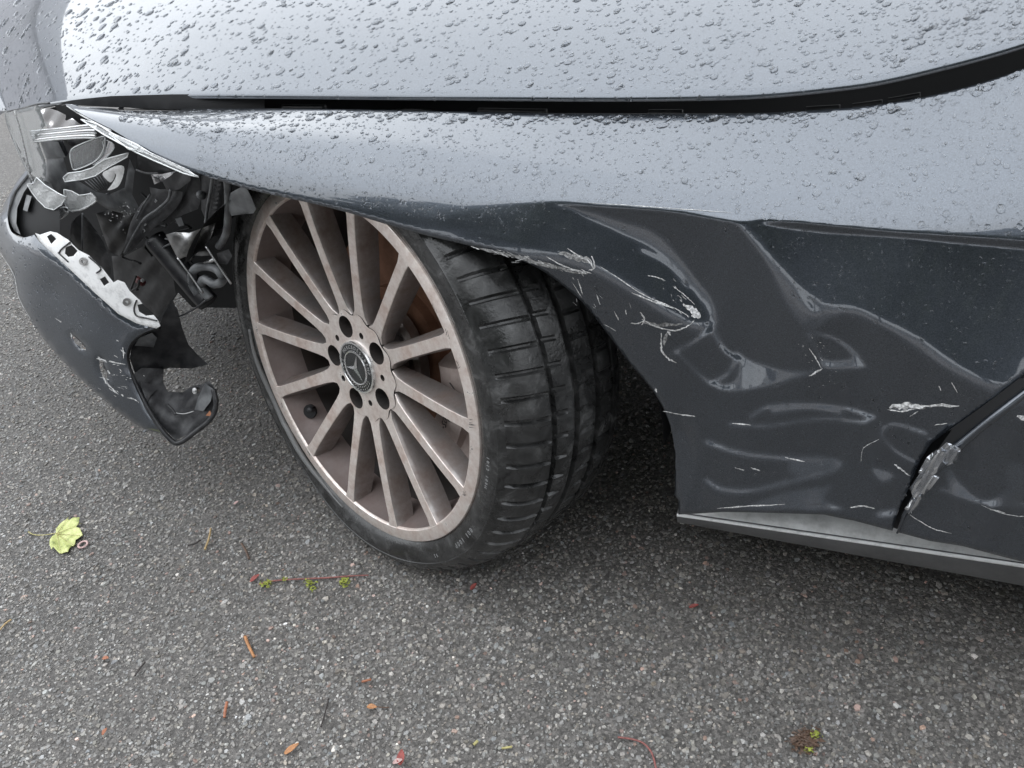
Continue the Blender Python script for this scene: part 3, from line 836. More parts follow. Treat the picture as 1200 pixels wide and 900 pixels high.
# valve
vd = math.radians(222)
o = tube('tyre_valve', [(.212*math.cos(vd), .212*math.sin(vd), -.03), (.205*math.cos(vd), .205*math.sin(vd), -.018)], .0045, M['black']); wsub(o)
o = lathe('valve_grommet', [(.0, -.0), (.011, 0), (.011, -.004)], M['void'], None, 16); o.location = (.222*math.cos(vd), .222*math.sin(vd), -.026); o.rotation_euler = (0, -.6, vd); wsub(o)

# tyre with grooves and shoulder slots
def tyre():
    NS = 66; sub_ = 12; n = NS*sub_
    ctrl = [(.2505, -.006), (.2560, -.0035), (.2590, .0005), (.268, .0045), (.280, .0055), (.2875, .0035), (.2882, .0042), (.2896, .0040), (.2902, .0028), (.297, -.002), (.304, -.0095), (.3085, -.0175), (.3125, -.027), (.3155, -.038), (.3172, -.050)]
    prof = list(ctrl)
    def groove(z0, z1, r, dp=.0065): return [(r, z0), (r-dp, z0-.0012), (r-dp, z1+.0012), (r, z1)]
    prof += groove(-.0555, -.0640, .3176)+[(.3182, -.070), (.3186, -.080)]+groove(-.0890, -.0985, .3188)+[(.3188, -.108), (.3188, -.116)]+groove(-.1235, -.1325, .3186)
    prof += [(.3180, -.142), (.3170, -.1500)]+groove(-.1535, -.1580, .3162, .005)+[(.313, -.168), (.306, -.178), (.292, -.187), (.27, -.192), (.25, -.19)]
    # refine the shoulder
    P = np.array(prof); V = []
    k = len(P); P[:, 1] = np.where(P[:, 1] < -.05, -.05+(P[:, 1]+.05)*1.14, P[:, 1])
    for i in range(n):
        t = 2*math.pi*i/n; ph = i % sub_
        for (r, z) in P:
            dr = 0.; tt = t
            if -.0555 <= z <= -.009 and r > .3 and ph in (5, 6): dr = -.0050
            if -.0945 <= z <= -.0659 and r > .315 and ph in (6, 7) and z > -.0830: dr = -.0040
            if -.1338 <= z <= -.1053 and r > .315 and ph in (1, 2) and z < -.111: dr = -.003
            if -.168 <= z <= -.144 and r > .315 and ph in (3, 4): dr = -.003
            tt = t+(z+.03)*.55*(1 if z > -.09 else .4)
            V.append([(r+dr)*math.cos(tt), (r+dr)*math.sin(tt), z])
    V = np.array(V)
    # flat, sagging tyre: squash against the road and bulge outwards
    Wd = V@np.array([e1, e2, n2])+WC
    z = Wd[:, 2]; lowz = np.clip((.075-z)/.075, 0, 1)
    rr_ = np.hypot(V[:, 0], V[:, 1])
    V[:, 2] += np.where(V[:, 2] > -.09, 1, -.6)*.014*lowz**1.5*np.clip((rr_-.25)/.03, 0, 1)
    Wd = V@np.array([e1, e2, n2])+WC
    Wd[:, 2] = np.where(Wd[:, 2] < .0035, .0035-.0003*np.abs(Wd[:, 2]), Wd[:, 2])
    V = (Wd-WC)@np.array([e1, e2, n2]).T
    Fc = []
    for i in range(n):
        j = (i+1) % n
        for q in range(k-1): Fc.append((i*k+q, j*k+q, j*k+q+1, i*k+q+1))
    return mesh('tyre', V, Fc, M['rubber'], None, True, 32)
wsub(tyre(), 'worn flat black tyre with scuffed shoulder blocks')
bead = []
for k in range(26):
    a = math.radians(186+k*2.9); rr_ = .2625+.0035*math.sin(k*.33)*(k > 12); bead.append((rr_*math.cos(a), rr_*math.sin(a), .0035+.002*math.sin(k*.5)))
wsub(tube('tyre_bead', bead, [.002, .0042, .0045, .004, .0015], M['bead'], None, 8, 2), 'grey scuffed bead of the tyre squeezed out along the lower rim')
# moulded sidewall lettering
def side_text(s, radius, deg, size, z, step):
    return wsub(ring_text('tyre_lettering', s, radius, math.radians(deg), size, z, M['lettering'], step))
side_text('1012 100H', .2745, -6, .0062, .0056, .020)
side_text('001 100P', .2755, -34, .0095, .0057, .027)
side_text('SS', .2765, -52, .007, .0057, .022)
# brake
bd = lathe('brake_disc', [(.0, -.085), (.092, -.085), (.094, -.098), (.172, -.100), (.173, -.102), (.173, -.128), (.05, -.13)], M['rust'], None, 96)
bd.parent = CAR; bd.matrix_parent_inverse = CARINV; bd.matrix_basis = WM
bd['label'] = 'rusty brake disc behind the spokes'
def caliper():
    V, Fc = [], []
    A = np.radians(np.linspace(-50, 22, 22)); k = 9
    for a in A:
        e = min(1., (min(a-A[0], A[-1]-a))/.12+.25)
        for (r, z) in ((.112, -.092), (.116, -.062), (.128, -.054), (.152, -.052), (.168, -.054), (.172, -.064), (.178, -.064), (.198, -.066), (.206, -.10)):
            rm = .158
            V.append(((rm+(r-rm)*(.55+.45*e))*math.cos(a), (rm+(r-rm)*(.55+.45*e))*math.sin(a), -.1+(z+.1)*e))
    for i in range(len(A)-1):
        for j in range(k-1): Fc.append((i*k+j, i*k+j+1, (i+1)*k+j+1, (i+1)*k+j))
    Fc.append(tuple(range(k))); Fc.append(tuple(range((len(A)-1)*k, len(A)*k))[::-1])
    o = mesh('brake_caliper', V, Fc, M['caliper'], None, True, 40)
    o.parent = CAR; o.matrix_parent_inverse = CARINV; o.matrix_basis = WM
    o['label'] = 'dusty pinkish silver brake caliper with script lettering'
    me = text_mesh('Mercedes-Benz', .019, .0003, .35)
    me.transform(Matrix.Translation((.141*math.cos(-.27), .141*math.sin(-.27), -.0512)) @ Matrix.Rotation(-.27-math.pi/2, 4, 'Z'))
    t = add('caliper_lettering', me, M['dark_mark']); t.parent = o
    # bridge bolt boss
    return o
caliper()

# ------------------------------------------------------------------ front bumper corner, hanging loose
BD = TPS([(-40, 285, .16), (4, 262, .08), (0, 300, .06), (30, 203, .13), (30, 360, .01), (44, 280, .034), (110, 340, .004), (185, 382, .005), (150, 420, -.018), (205, 518, -.05), (140, 480, -.04), (80, 425, -.02), (60, 340, .01)])
bump_poly = ([tuple(p) for p in spline([(31, 199), (21, 211), (13, 224), (4, 240), (-1, 252), (-40, 262)], False, 3)] + [(-60, 275), (-40, 290)] +
    [tuple(p) for p in spline([(0, 294), (13, 318), (21, 349), (35, 374), (53, 400), (80, 430), (107, 456), (139, 483), (165, 501), (187, 508), (198, 514)], False, 3)] +
    [tuple(p) for p in spline([(195, 511), (184, 497), (171, 479), (157, 450), (149, 424), (151, 406), (163, 393), (186, 383)], False, 3)] +
    [(160, 378), (139, 367), (112, 343), (80, 313), (60, 296), (46, 283)] +
    [tuple(p) for p in spline([(40, 275), (31, 278), (23, 278), (13, 271), (9, 257), (10, 244), (17, 224), (33, 203)], False, 3)])
bumper = part(plate('front_bumper', bump_poly, lambda a, b: BD(a, b)-.004*np.exp(-((np.asarray(a)-100)**2+(np.asarray(b)-400)**2)/700.), PAINT, None, .012, 5, .004, hole=[[(83, 391), (88, 395), (96, 402), (101, 409), (97, 409), (88, 402)], [(116, 421), (121, 423), (121, 430), (126, 437), (125, 446), (120, 440), (117, 432)]]), 'scraped grey bumper corner torn away from the wing')
bk_poly = [(41, 273), (47, 275), (53, 273), (59, 271), (67, 273), (80, 281), (85, 286), (92, 293), (104, 299), (119, 313), (122, 317), (133, 331), (138, 328), (146, 331), (152, 341), (164, 352), (167, 356), (161, 357), (163, 365), (171, 370), (180, 369), (185, 375), (188, 382), (183, 385),
           (160, 379), (139, 368), (112, 344), (80, 314), (58, 294), (47, 283)]
brk = plate('bumper_bracket', bk_poly, lambda a, b: BD(a, b)-.003, M['white'], None, .004, 3, .0012, hole=[[(55, 277), (60, 274), (66, 280), (60, 286)], [(76, 297), (77, 290), (84, 287), (91, 294), (86, 300), (80, 301)], [(117, 327), (123, 324), (128, 331), (122, 335)]])
sub(brk, bumper, 'white primed bracket strip with clip holes on the torn bumper edge')
V, Fc = [], []
for (cx, cy, rr_) in ((98, 306, 4.6), (149, 353.5, 4.6)):
    for ri in (1., .45):
        for k in range(14):
            t = 2*math.pi*k/14; q = np.array([cx+rr_*ri*math.cos(t), cy+rr_*ri*math.sin(t)]); b0 = len(V)
            V.append(C0+rays(q[0], q[1])*(float(BD(np.array([q[0]]), np.array([q[1]]))[0])-.0045))
    b0 = len(V)-28
    for k in range(14):
        j = (k+1) % 14; Fc += [(b0+k, b0+j, b0+14+j, b0+14+k)]
_o = mesh('bracket_washer', V, Fc, M['steel'], None, False); md = _o.modifiers.new('t', 'SOLIDIFY'); md.thickness = .0015; sub(_o, bumper, None, 'stuff')
def rel_tube(name, pts, dep, rad, m, parent, off=0.):
    a = np.array(pts, float); r = dep(a[:, 0], a[:, 1])+off
    return sub(tube(name, C0+rays(a[:, 0], a[:, 1])*r[:, None], rad, m, None, 6), parent)
rel_tube('bracket_groove', [(69, 297), (72, 292), (82, 284)], BD, .0012, M['dusty'], bumper, -.0045)
rel_tube('bracket_groove', [(68, 296), (80, 307)], BD, .0012, M['dusty'], bumper, -.0045)
rel_tube('bracket_groove', [(104, 301), (118, 314), (113, 320)], BD, .0012, M['dusty'], bumper, -.0045)
rel_tube('bracket_groove', [(160, 352), (157, 362), (160, 370), (172, 373), (184, 376)], BD, .0012, M['dusty'], bumper, -.0045)
# black plate for the shade behind the bumper's upper opening
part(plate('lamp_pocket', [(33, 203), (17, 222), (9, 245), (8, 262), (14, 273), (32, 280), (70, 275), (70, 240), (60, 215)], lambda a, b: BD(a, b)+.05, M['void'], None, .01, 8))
part(plate('pocket_edge', [(33, 206), (18, 225), (11, 246), (11, 259), (17, 271), (24, 275), (19, 262), (20, 244), (28, 225), (36, 214)], lambda a, b: BD(a, b)+.018, M['grey'], None, .006, 5))
part(plate('pocket_clip', [(31, 228), (37, 230), (32, 248), (27, 246)], lambda a, b: BD(a, b)+.03, M['grey'], None, .006, 4))
# black corner duct
DD = TPS([(150, 410, .0), (150, 430, -.01), (185, 385, .02), (172, 470, -.025), (203, 520, -.045), (230, 503, -.02), (250, 480, .0), (250, 450, .02), (215, 400, .04), (243, 427, .04), (200, 440, .03), (215, 480, -.005)])
duct = part(plate('corner_duct', [(186, 384), (168, 390), (155, 403), (152, 420), (158, 437), (166, 432), (190, 433), (200, 431), (224, 432), (244, 427), (232, 416), (221, 404), (214, 386), (208, 362), (200, 352), (190, 372)], lambda a, b: DD(a, b)+.02, M['black'], None, .01, 6, wob=.002))
fl = plate('duct_floor', [(157, 438), (166, 431), (192, 432), (191, 448), (197, 459), (214, 460), (224, 453), (237, 450), (246, 446), (252, 456), (252, 476), (246, 490), (228, 505), (206, 516), (196, 506), (184, 493), (170, 470)], lambda a, b: DD(a, b)+.012, M['dusty'], None, .008, 5, wob=.003); sub(fl, duct)
rim_pts = [(187, 383), (171, 388), (155, 400), (149, 415), (150, 428), (159, 450), (172, 476), (186, 499), (202, 517), (212, 518), (230, 505), (247, 491), (253, 474), (250, 456)]
rel_tube('duct_rim', rim_pts, DD, .0042, M['black'], duct, -.002)
rel_tube('duct_clip', [(206, 484), (216, 485), (227, 482)], DD, .0012, M['steel'], duct, -.004)
rel_tube('duct_clip', [(196, 474), (203, 481), (206, 486)], DD, .002, M['black'], duct, -.004)
sub(plate('duct_tab', [(232, 466), (240, 449), (250, 456), (247, 470), (238, 482), (228, 480)], lambda a, b: DD(a, b)-.005, M['grey'], None, .006, 5), duct)
sub(plate('duct_tab', [(163, 396), (178, 390), (184, 396), (180, 407), (158, 405)], lambda a, b: DD(a, b)+.006, M['grey'], None, .006, 5), duct)
sub(plate('duct_tab', [(163, 446), (172, 448), (184, 456), (176, 464), (172, 472)], lambda a, b: DD(a, b)+.004, M['dusty'], None, .006, 5), duct)
_o = lathe('duct_bolt', [(0, .003), (.005, .002), (.006, -.004)], M['steel'], None, 10); _o.location = at_y(229., 458., .0); sub(_o, duct); _o.rotation_euler = (1., 0, 0)
sub(plate('orange_marker', [(241, 487), (246, 481), (249, 488)], lambda a, b: DD(a, b)-.006, mat('orange_plastic', (.26, .10, .04), .5), None, .003, 3), duct)

# ------------------------------------------------------------------ smashed headlight
flat = lambda *c: TPS(c)
def FP(y0, y1=None, y2=None):          # plane-ish depth over the lamp area
    y1 = y0 if y1 is None else y1; y2 = y0 if y2 is None else y2
    return TPS([(0, 130, y1+.06), (300, 220, y0-.06), (60, 300, y2+.03), (230, 360, y2-.02), (130, 130, (y0+y1)/2)])
void = part(plate('engine_bay_wall', [(52, 128), (80, 122), (160, 150), (240, 190), (306, 215), (303, 353), (275, 361), (225, 360), (209, 343), (203, 352), (214, 386), (195, 392), (150, 360), (100, 315), (52, 285), (40, 250), (38, 215), (54, 205), (56, 150)], FP(.27), M['void'], None, .02, 12))  # black sheet stands in for the dark inside the front end
lamp = part(plate('headlight', [(55, 186), (74, 184), (80, 205), (92, 212), (113, 225), (128, 228), (146, 220), (150, 196), (152, 186), (158, 200), (155, 228), (165, 247), (150, 252), (128, 246), (112, 236), (93, 232), (73, 232), (52, 216)], FP(.125), M['grey'], None, .02, 5, .003, wob=.002), 'smashed headlight with broken clear lens and loose reflectors')
def lp(name, poly, y, m, th=.004, s=4, bev=.0015, wob=.0, label=None, **k):
    f_ = FP(y) if not callable(y) else y
    if name in ('lens_shard', 'projector_glass', 'clear_cup', 'projector_rim'): edge_glint(poly, f_)
    return sub(plate(name, poly, f_, m, None, th, s, bev, wob=wob, **k), lamp, label)
lp('outer_lens', spline([(5, 127), (9, 131), (18, 129), (44, 123), (48, 132), (53, 147), (44, 158), (50, 180), (54, 192), (52, 214), (41, 214), (33, 201), (20, 174), (9, 147)], True, 2), .075, M['lens'], .003, 5)
def edge_glint(poly, f, off=-.0012, rad=.0009):  # pale tubes stand in for light caught on broken edges
    a = np.array(list(poly)+[poly[0]], float); d_ = densify(a[:-1], 6); d_ = np.concatenate([d_, d_[:1]])
    r = f(d_[:, 0], d_[:, 1])+off
    V, Fc = tube_data(C0+rays(d_[:, 0], d_[:, 1])*r[:, None], rad, 5, 1)
    sub(mesh('shard_edge', V, Fc, M['edge'], None, True), lamp)
def lt(name, pts, y, rad, m):
    a = np.array(pts, float); f = FP(y); r = f(a[:, 0], a[:, 1])
    return sub(tube(name, C0+rays(a[:, 0], a[:, 1])*r[:, None], rad, m, None, 7), lamp)
lt('lens_edge', [(17, 130), (23, 150), (29, 175), (35, 203)], .07, .0014, M['scrape'])
lt('lens_edge', [(6, 127), (9, 146), (20, 174), (33, 202), (38, 214)], .073, .0013, M['lens'])
lt('lens_edge', [(8, 131), (26, 127), (45, 122), (58, 121)], .09, .0016, M['black'])
lt('lens_edge', [(44, 124), (50, 140), (55, 148)], .085, .0012, M['frost'])
lp('turn_reflector', [(46, 130), (56, 126), (68, 130), (84, 138), (95, 146), (72, 150), (58, 152), (51, 141)], .14, M['chrome'], .004, 3, .001, .006)
for k in range(6):
    y0_ = 152.5+k*2.5
    lt('light_guide', [(36+k*.8, y0_+1.5), (50, y0_), (72, y0_-2.2), (100, y0_-5.5+k*.4), (112, y0_-6+k*.6)], .085-.002*k, .0015, M['frost'] if k % 2 else M['cap_silver'])
lp('lamp_post', [(47, 166), (58, 165), (68, 166), (77, 184), (66, 186), (54, 186)], .125, M['grey'], .02)
lp('lamp_post', [(68, 166), (74, 165), (80, 180), (77, 184)], .13, M['chrome'], .01)
lp('lens_ring', spline([(78, 166), (90, 160), (106, 158), (96, 166), (86, 172)], True, 3), .14, M['black'], .01)
lp('projector_glass', spline([(82, 180), (88, 172), (119, 160), (123, 164), (120, 178), (110, 190), (88, 199), (84, 193)], True, 3), .085, M['lens'], .008, 4, .003)
lp('projector_back', [(86, 182), (118, 164), (118, 178), (108, 188), (90, 195)], .10, M['dusty'], .004, 4)
for k in range(4): lt('projector_rib', [(90+k*7, 193-k*3.2), (94+k*6.5, 176-k*3.2)], .096, .001, M['grey'])
lp('projector_rim', spline([(122, 164), (134, 170), (129, 180), (116, 191), (108, 192), (117, 185), (122, 176)], True, 3), .09, M['chrome'], .006, 3)
lp('lens_shard', [(74, 208), (80, 203), (95, 201), (108, 197), (122, 187), (151, 179), (149, 184), (127, 196), (112, 206), (98, 210), (76, 213)], .065, M['frost'], .004, 3, .001, .003, 'long broken strip of frosted lens')
lp('lamp_fins', [(97, 211), (118, 202), (131, 217), (124, 224), (113, 224)], .10, M['black'], .006)
for k in range(7): lt('lamp_fin', [(100+k*3.3, 212.5-k*1.4), (114+k*2.3, 224-k*.8)], .097, .0007, M['grey'])
lp('bulb_reflector', spline([(121, 203), (134, 195), (145, 195), (144, 207), (138, 219), (126, 223), (131, 216), (136, 206), (132, 202)], True, 3), .085, M['white'], .006, 3)  # reflectors coloured white in place of bright chrome reflections
lp('reflector_rings', spline([(120, 204), (127, 199), (134, 201), (134, 208), (129, 214)], True, 3), .095, M['white'], .004, 3)
lp('lens_shard', [(32, 216), (39, 215), (43, 208), (53, 217), (69, 227), (78, 231), (72, 240), (63, 246), (53, 243), (44, 234), (37, 225)], .045, M['frost'], .005, 3, .001, .003, 'crazed lens fragment hanging over the bumper pocket')
lp('lens_shard', [(75, 222), (84, 224), (93, 229), (107, 227), (114, 235), (104, 241), (93, 246), (85, 248), (79, 245), (75, 236)], .075, M['frost'], .005, 3, .001, .003)
lt('lens_edge', [(85, 247), (95, 246), (105, 241), (113, 234), (106, 226)], .07, .0013, M['scrape'])
lp('clear_cup', spline([(47, 240), (56, 246), (68, 244), (78, 243), (80, 249), (72, 256), (60, 258), (51, 253)], True, 3), .06, M['lens'], .006, 4)
lt('lens_edge', [(48, 238), (50, 250), (60, 258), (71, 256), (79, 248)], .058, .001, M['cap_silver'])
# remains of the lens along the wing tip
FT = lambda a, b: np.minimum(side_r(a, np.asarray(b)-6), 1.5)-.006
for poly in ([(95, 140), (112, 144), (133, 157), (160, 169), (182, 183), (150, 173), (122, 158)], [(128, 157), (155, 170), (190, 187), (222, 201), (233, 208), (215, 203), (178, 187), (150, 174)]):
    lp('lens_shard', poly, FT, M['lens'], .003, 3)
def rib_tube(pts, off, rad, m, name='lens_edge'):
    a = np.array(pts, float); r = FT(a[:, 0], a[:, 1])+off
    return sub(tube(name, C0+rays(a[:, 0], a[:, 1])*r[:, None], rad, m, None, 6), lamp)
rib_tube([(96, 140), (116, 147), (136, 160), (158, 170), (176, 180)], -.002, .0009, M['scrape'])
rib_tube([(130, 158), (160, 174), (190, 188), (232, 207)], -.002, .0011, M['frost'])
rib_tube([(140, 160), (170, 176), (200, 190), (222, 200)], -.003, .0007, M['scrape'])
rib_tube([(150, 174), (158, 176), (165, 172)], -.003, .0012, M['frost'])
rib_tube([(78, 124), (92, 133), (110, 143), (130, 153)], -.001, .0009, M['frost'])
# dark parts between lamp and wheel
def ep(name, poly, y, m, th=.006, s=5, bev=.002, wob=0., label=None):
    return part(plate(name, poly, FP(y), m, None, th, s, bev, wob=wob), label)
def et(name, pts, y, rad, m):
    a = np.array(pts, float); f = FP(y); r = f(a[:, 0], a[:, 1])
    return part(tube(name, C0+rays(a[:, 0], a[:, 1])*r[:, None], rad, m, None, 9))
ep('lamp_carrier', [(161, 180), (180, 186), (228, 199), (214, 202), (182, 205), (160, 200)], .13, M['black'], .02)
et('carrier_edge', [(160, 199), (172, 203), (186, 203)], .125, .0015, M['grey'])
ep('side_reflector', [(177, 204), (190, 204), (207, 200), (195, 210), (181, 216)], .12, M['chrome'], .004, 3, .001, .003)
ep('carrier_cover', [(190, 212), (207, 202), (224, 199), (223, 212), (210, 222), (196, 224)], .11, M['black'], .01, 5, .002, .003)
beam = ep('crash_beam', [(175, 219), (188, 222), (201, 221), (214, 225), (213, 234), (205, 246), (192, 258), (178, 269), (164, 284), (148, 299), (144, 294), (153, 261), (158, 250), (166, 238), (177, 229)], .12, M['dusty'], .02, 5, .004, .002)
et('beam_flange', [(200, 222), (197, 234), (184, 246), (170, 256), (158, 274), (146, 297)], .112, .0022, M['grey'])
et('beam_flange', [(176, 228), (168, 240), (160, 256)], .115, .0015, M['grey'])
ep('support_plate', [(222, 202), (234, 201), (236, 232), (232, 245), (214, 252), (200, 262), (190, 262), (206, 246), (217, 226)], .13, M['dusty'], .015, 5, .003, .003)
et('plate_stud', [(234, 228), (238, 229)], .11, .006, M['grey'])
rp = ep('ribbed_duct', [(236, 206), (249, 204), (263, 208), (262, 222), (256, 250), (243, 262), (236, 246)], .12, M['black'], .02, 5)
for k in range(8):
    t = k/7; cx = 256-6*t; cy = 212+37*t
    sub(plate('duct_rib', [(cx-3.5, cy-1.2), (cx+3.5, cy-2.0), (cx+3.5, cy+.6), (cx-3.5, cy+1.4)], FP(.108), M['dusty'], None, .008, 3, .0005), rp)
_a = et('duct_edge', [(249.5, 205), (247, 222), (243, 245), (241, 261)], .105, .0022, M['grey'])
et('coolant_pipe', [(266, 210), (267.5, 235), (266, 268), (261, 282), (256, 289)], .105, .0052, M['grey'])
ep('wing_bracket', [(283, 219), (270, 226), (266, 240), (271, 253), (285, 251), (297, 250), (300, 245), (295, 232), (290, 222)], .10, M['grey'], .01, 4, .003)
ep('silver_bracket', [(194, 275), (205, 272), (222, 273), (240, 266), (253, 261), (247, 279), (237, 291), (226, 298), (209, 304), (203, 293)], TPS([(194, 275, .12), (222, 273, .05), (253, 261, .09), (209, 304, .08), (237, 291, .07)]) if False else .095, M['steel'], .006, 3, .002, .006, 'bare silver bracket in the torn front corner')
ep('frame_plate', [(228, 299), (241, 287), (249, 299), (236, 300)], .11, M['steel'], .003, 4)
et('frame_edge', [(208, 302), (222, 321), (238, 344)], .09, .0016, M['steel'])
et('frame_edge', [(241, 288), (256, 311), (271, 333)], .09, .0016, M['steel'])
et('rubber_hose', [(232, 345), (225, 330), (228, 316), (242, 312), (256, 317), (261, 328), (252, 333), (240, 327), (236, 336), (246, 350)], .10, .0068, M['grey'])
et('black_strut', [(181, 279), (205, 308), (230, 338), (244, 354)], .14, .018, M['black'])
et('loose_wire', [(188, 378), (200, 373), (212, 370), (228, 362), (241, 352)], .06, .0013, M['black'])
et('hose_bolt', [(240, 309), (251, 304)], .10, .003, M['steel'])
ep('hose_union', [(254, 297), (268, 292), (272, 300), (266, 310), (257, 309)], .11, M['dusty'], .01, 4, .002, .004)
ep('lamp_strut', [(83, 262), (90, 254), (97, 250), (97, 291), (91, 292), (82, 278)], .07, M['black'], .006)
et('strut_edge', [(97, 250), (96.5, 270), (96, 292)], .066, .0015, M['grey'])
ep('dusty_cover', [(98, 252), (108, 264), (121, 283), (129, 305), (131, 330), (120, 318), (97, 296)], .09, M['dusty'], .008, 5, .002, .002)
ep('wiring_block', [(112, 250), (128, 246), (152, 252), (165, 250), (152, 262), (146, 290), (140, 300), (128, 295), (122, 278)], .15, M['black'], .02, 4, .003, .006)
ep('bumper_carrier', [(131, 300), (146, 300), (175, 285), (200, 305), (206, 345), (185, 372), (160, 350), (134, 330)], .20, M['black'], .02, 6, .002, .003)
et('red_sensor', [(160, 327), (168, 332)], .18, .006, mat('dull_red', (.12, .02, .02), .5))
et('sensor_tip', [(166, 328), (168, 329.5)], .172, .003, M['scrape'])
for k in range(16):                                            # torn wiring and small clips between lamp and wheel
    a0 = np.array([rng.uniform(105, 225), rng.uniform(225, 330)])
    if a0[1] > 300-(a0[0]-105)*.1 and a0[0] < 135: continue
    pts = [tuple(a0+np.array([rng.normal(0, 5), j*rng.uniform(3, 8)])) for j in range(4)]
    et('loose_wire', pts, .13+.05*rng.random(), rng.uniform(.0008, .0022), M['black'] if k % 3 else M['grey'])
for k in range(12):
    a0 = np.array([rng.uniform(120, 262), rng.uniform(238, 300)]); w, h_ = rng.uniform(2, 6, 2); t_ = rng.uniform(-.5, .5)
    q = [tuple(a0+np.array([math.cos(t_)*dx-math.sin(t_)*dy, math.sin(t_)*dx+math.cos(t_)*dy])) for dx, dy in ((-w, -h_), (w, -h_*.7), (w*.8, h_), (-w*.9, h_*.8))]
    ep('torn_clip', q, .12+.04*rng.random(), (M['dusty'], M['grey'], M['black'])[k % 3], .004, 3, .001, .002)
crumbs_V, crumbs_F = [], []
for k in range(46):
    q = np.array([rng.normal(141, 9), rng.normal(252, 7)]) if k < 26 else np.array([rng.uniform(105, 200), rng.uniform(235, 300)])
    p = C0+rays(q[0], q[1])*float(FP(.118)(np.array([q[0]]), np.array([q[1]]))[0]); sz = rng.uniform(.001, .0035)
    b0 = len(crumbs_V); dv = rng.normal(0, 1, (4, 3)); dv /= np.linalg.norm(dv, axis=1)[:, None]
    crumbs_V += [p+d_*sz for d_ in dv]; crumbs_F += [(b0, b0+1, b0+2), (b0, b0+1, b0+3), (b0+1, b0+2, b0+3), (b0, b0+2, b0+3)]
part(mesh('glass_crumbs', crumbs_V, crumbs_F, M['frost'], None, False), None, 'stuff')

# ------------------------------------------------------------------ scrapes in the paint
def ribbons(name, strokes, rf, parent, m=M['scrape'], off=.0006, label=None):
    V, Fc = [], []
    for pts, w in strokes:
        P = spline(pts, False, 6) if len(pts) > 2 else np.array([np.array(pts[0])+(np.array(pts[1])-np.array(pts[0]))*t for t in np.linspace(0, 1, 6)], float)
        n = len(P); b0 = len(V)
        for i, p in enumerate(P):
            t = P[min(i+1, n-1)]-P[max(i-1, 0)]; t = t/(np.linalg.norm(t)+1e-9); q = np.array([-t[1], t[0]])
            ww = w/2*(math.sin(math.pi*(i+.35)/(n-.3))**.6)*rng.uniform(.45, 1.15)
            p = p+q*rng.normal(0, w*.12)
            for s_ in (-1, 1):
                z = p+q*ww*s_
                V.append(C0+rays(z[0], z[1])*(float(rf(np.array([z[0]]), np.array([z[1]]))[0])-off))
        for i in range(n-1):
            k = b0+2*i; Fc.append((k, k+2, k+3, k+1))
    return sub(mesh(name, V, Fc, m, None, False), parent, label, 'stuff')
def hatch(n, p0, p1, spread, ln, ang, w):
    out = []
    for k in range(n):
        t = rng.random(); c = np.array(p0)*(1-t)+np.array(p1)*t+rng.normal(0, spread, 2); a = math.radians(ang+rng.normal(0, 14)); l = ln*rng.uniform(.3, 1.2)
        out.append(([tuple(c-l/2*np.array([math.cos(a), math.sin(a)])), tuple(c+l/2*np.array([math.cos(a), math.sin(a)]))], w*rng.uniform(.5, 1.3)))
    return out
st = [([(665, 291), (678, 300), (690, 306), (695, 314), (691, 303)], 2.2), ([(640, 300), (655, 309), (672, 316), (690, 319)], 1.8), ([(690, 317), (697, 313), (693, 300)], 2.2),
      ([(800, 357), (812, 362), (818, 371), (810, 370)], 6.5), ([(804, 360), (815, 369)], 5), ([(759, 323), (770, 325), (780, 329)], 1.2), ([(788, 335), (800, 344), (814, 357)], 1.3),
      ([(703, 312), (728, 328), (753, 345), (790, 361), (808, 371)], 1.3), ([(740, 343), (765, 353), (790, 362)], 2.2),
      ([(752, 374), (769, 383), (791, 387), (806, 382), (814, 375)], 2.), ([(775, 390), (775, 405), (776, 412), (783, 420), (793, 425)], 3), ([(739, 379), (747, 379), (754, 376)], 2), ([(750, 366), (755, 373), (752, 381)], 2.2), ([(782, 388), (786, 393)], 3.4),
      ([(677, 327), (683, 345)], 1.3), ([(699, 345), (703, 357)], 1.3), ([(720, 365), (725, 375)], 1.5), ([(733, 363), (734, 369)], 1.2), ([(708, 380), (722, 388)], 1), ([(670, 330), (682, 349)], .8), ([(768, 455), (770, 460)], 2.6),
      ([(777, 482), (800, 486), (815, 488)], 1.6), ([(858, 496), (880, 498)], 1.5), ([(920, 536), (943, 541)], 1.6), ([(861, 548), (872, 551)], 1.3), ([(880, 548), (891, 552)], 1.6), ([(840, 596), (880, 593), (920, 591)], 1.8),
      ([(948, 441), (956, 436), (964, 432)], 2.2), ([(948, 408), (956, 420), (962, 431)], 1.5), ([(1042, 478), (1060, 475), (1082, 477)], 7), ([(1075, 477), (1100, 475), (1124, 476)], 3.4), ([(1040, 480), (1058, 482), (1072, 479)], 2), ([(1066, 488), (1076, 482)], 1.4),
      ([(1048, 544), (1056, 550), (1066, 558)], 2.4), ([(996, 595), (1010, 593), (1025, 596)], 2.2), ([(1100, 452), (1103, 458)], 1.8), ([(1115, 448), (1122, 460)], 1.2), ([(1095, 498), (1110, 496)], 1.4), ([(1030, 515), (1012, 525), (1009, 541)], 1),
      ([(690, 238), (730, 240), (800, 245), (858, 249)], .8)]
st += hatch(30, (545, 287), (690, 321), 2.0, 9, 17, .9)+hatch(16, (610, 303), (690, 322), 3, 7, 25, 1.0)+hatch(8, (660, 330), (760, 385), 14, 7, 50, .6)+hatch(18, (780, 330), (815, 372), 5, 5, 45, .8)+hatch(26, (950, 400), (970, 440), 9, 2, 20, .6)
ribbons('scrape_marks', st, side_r, fender, label='white scrape marks where the metal folded')
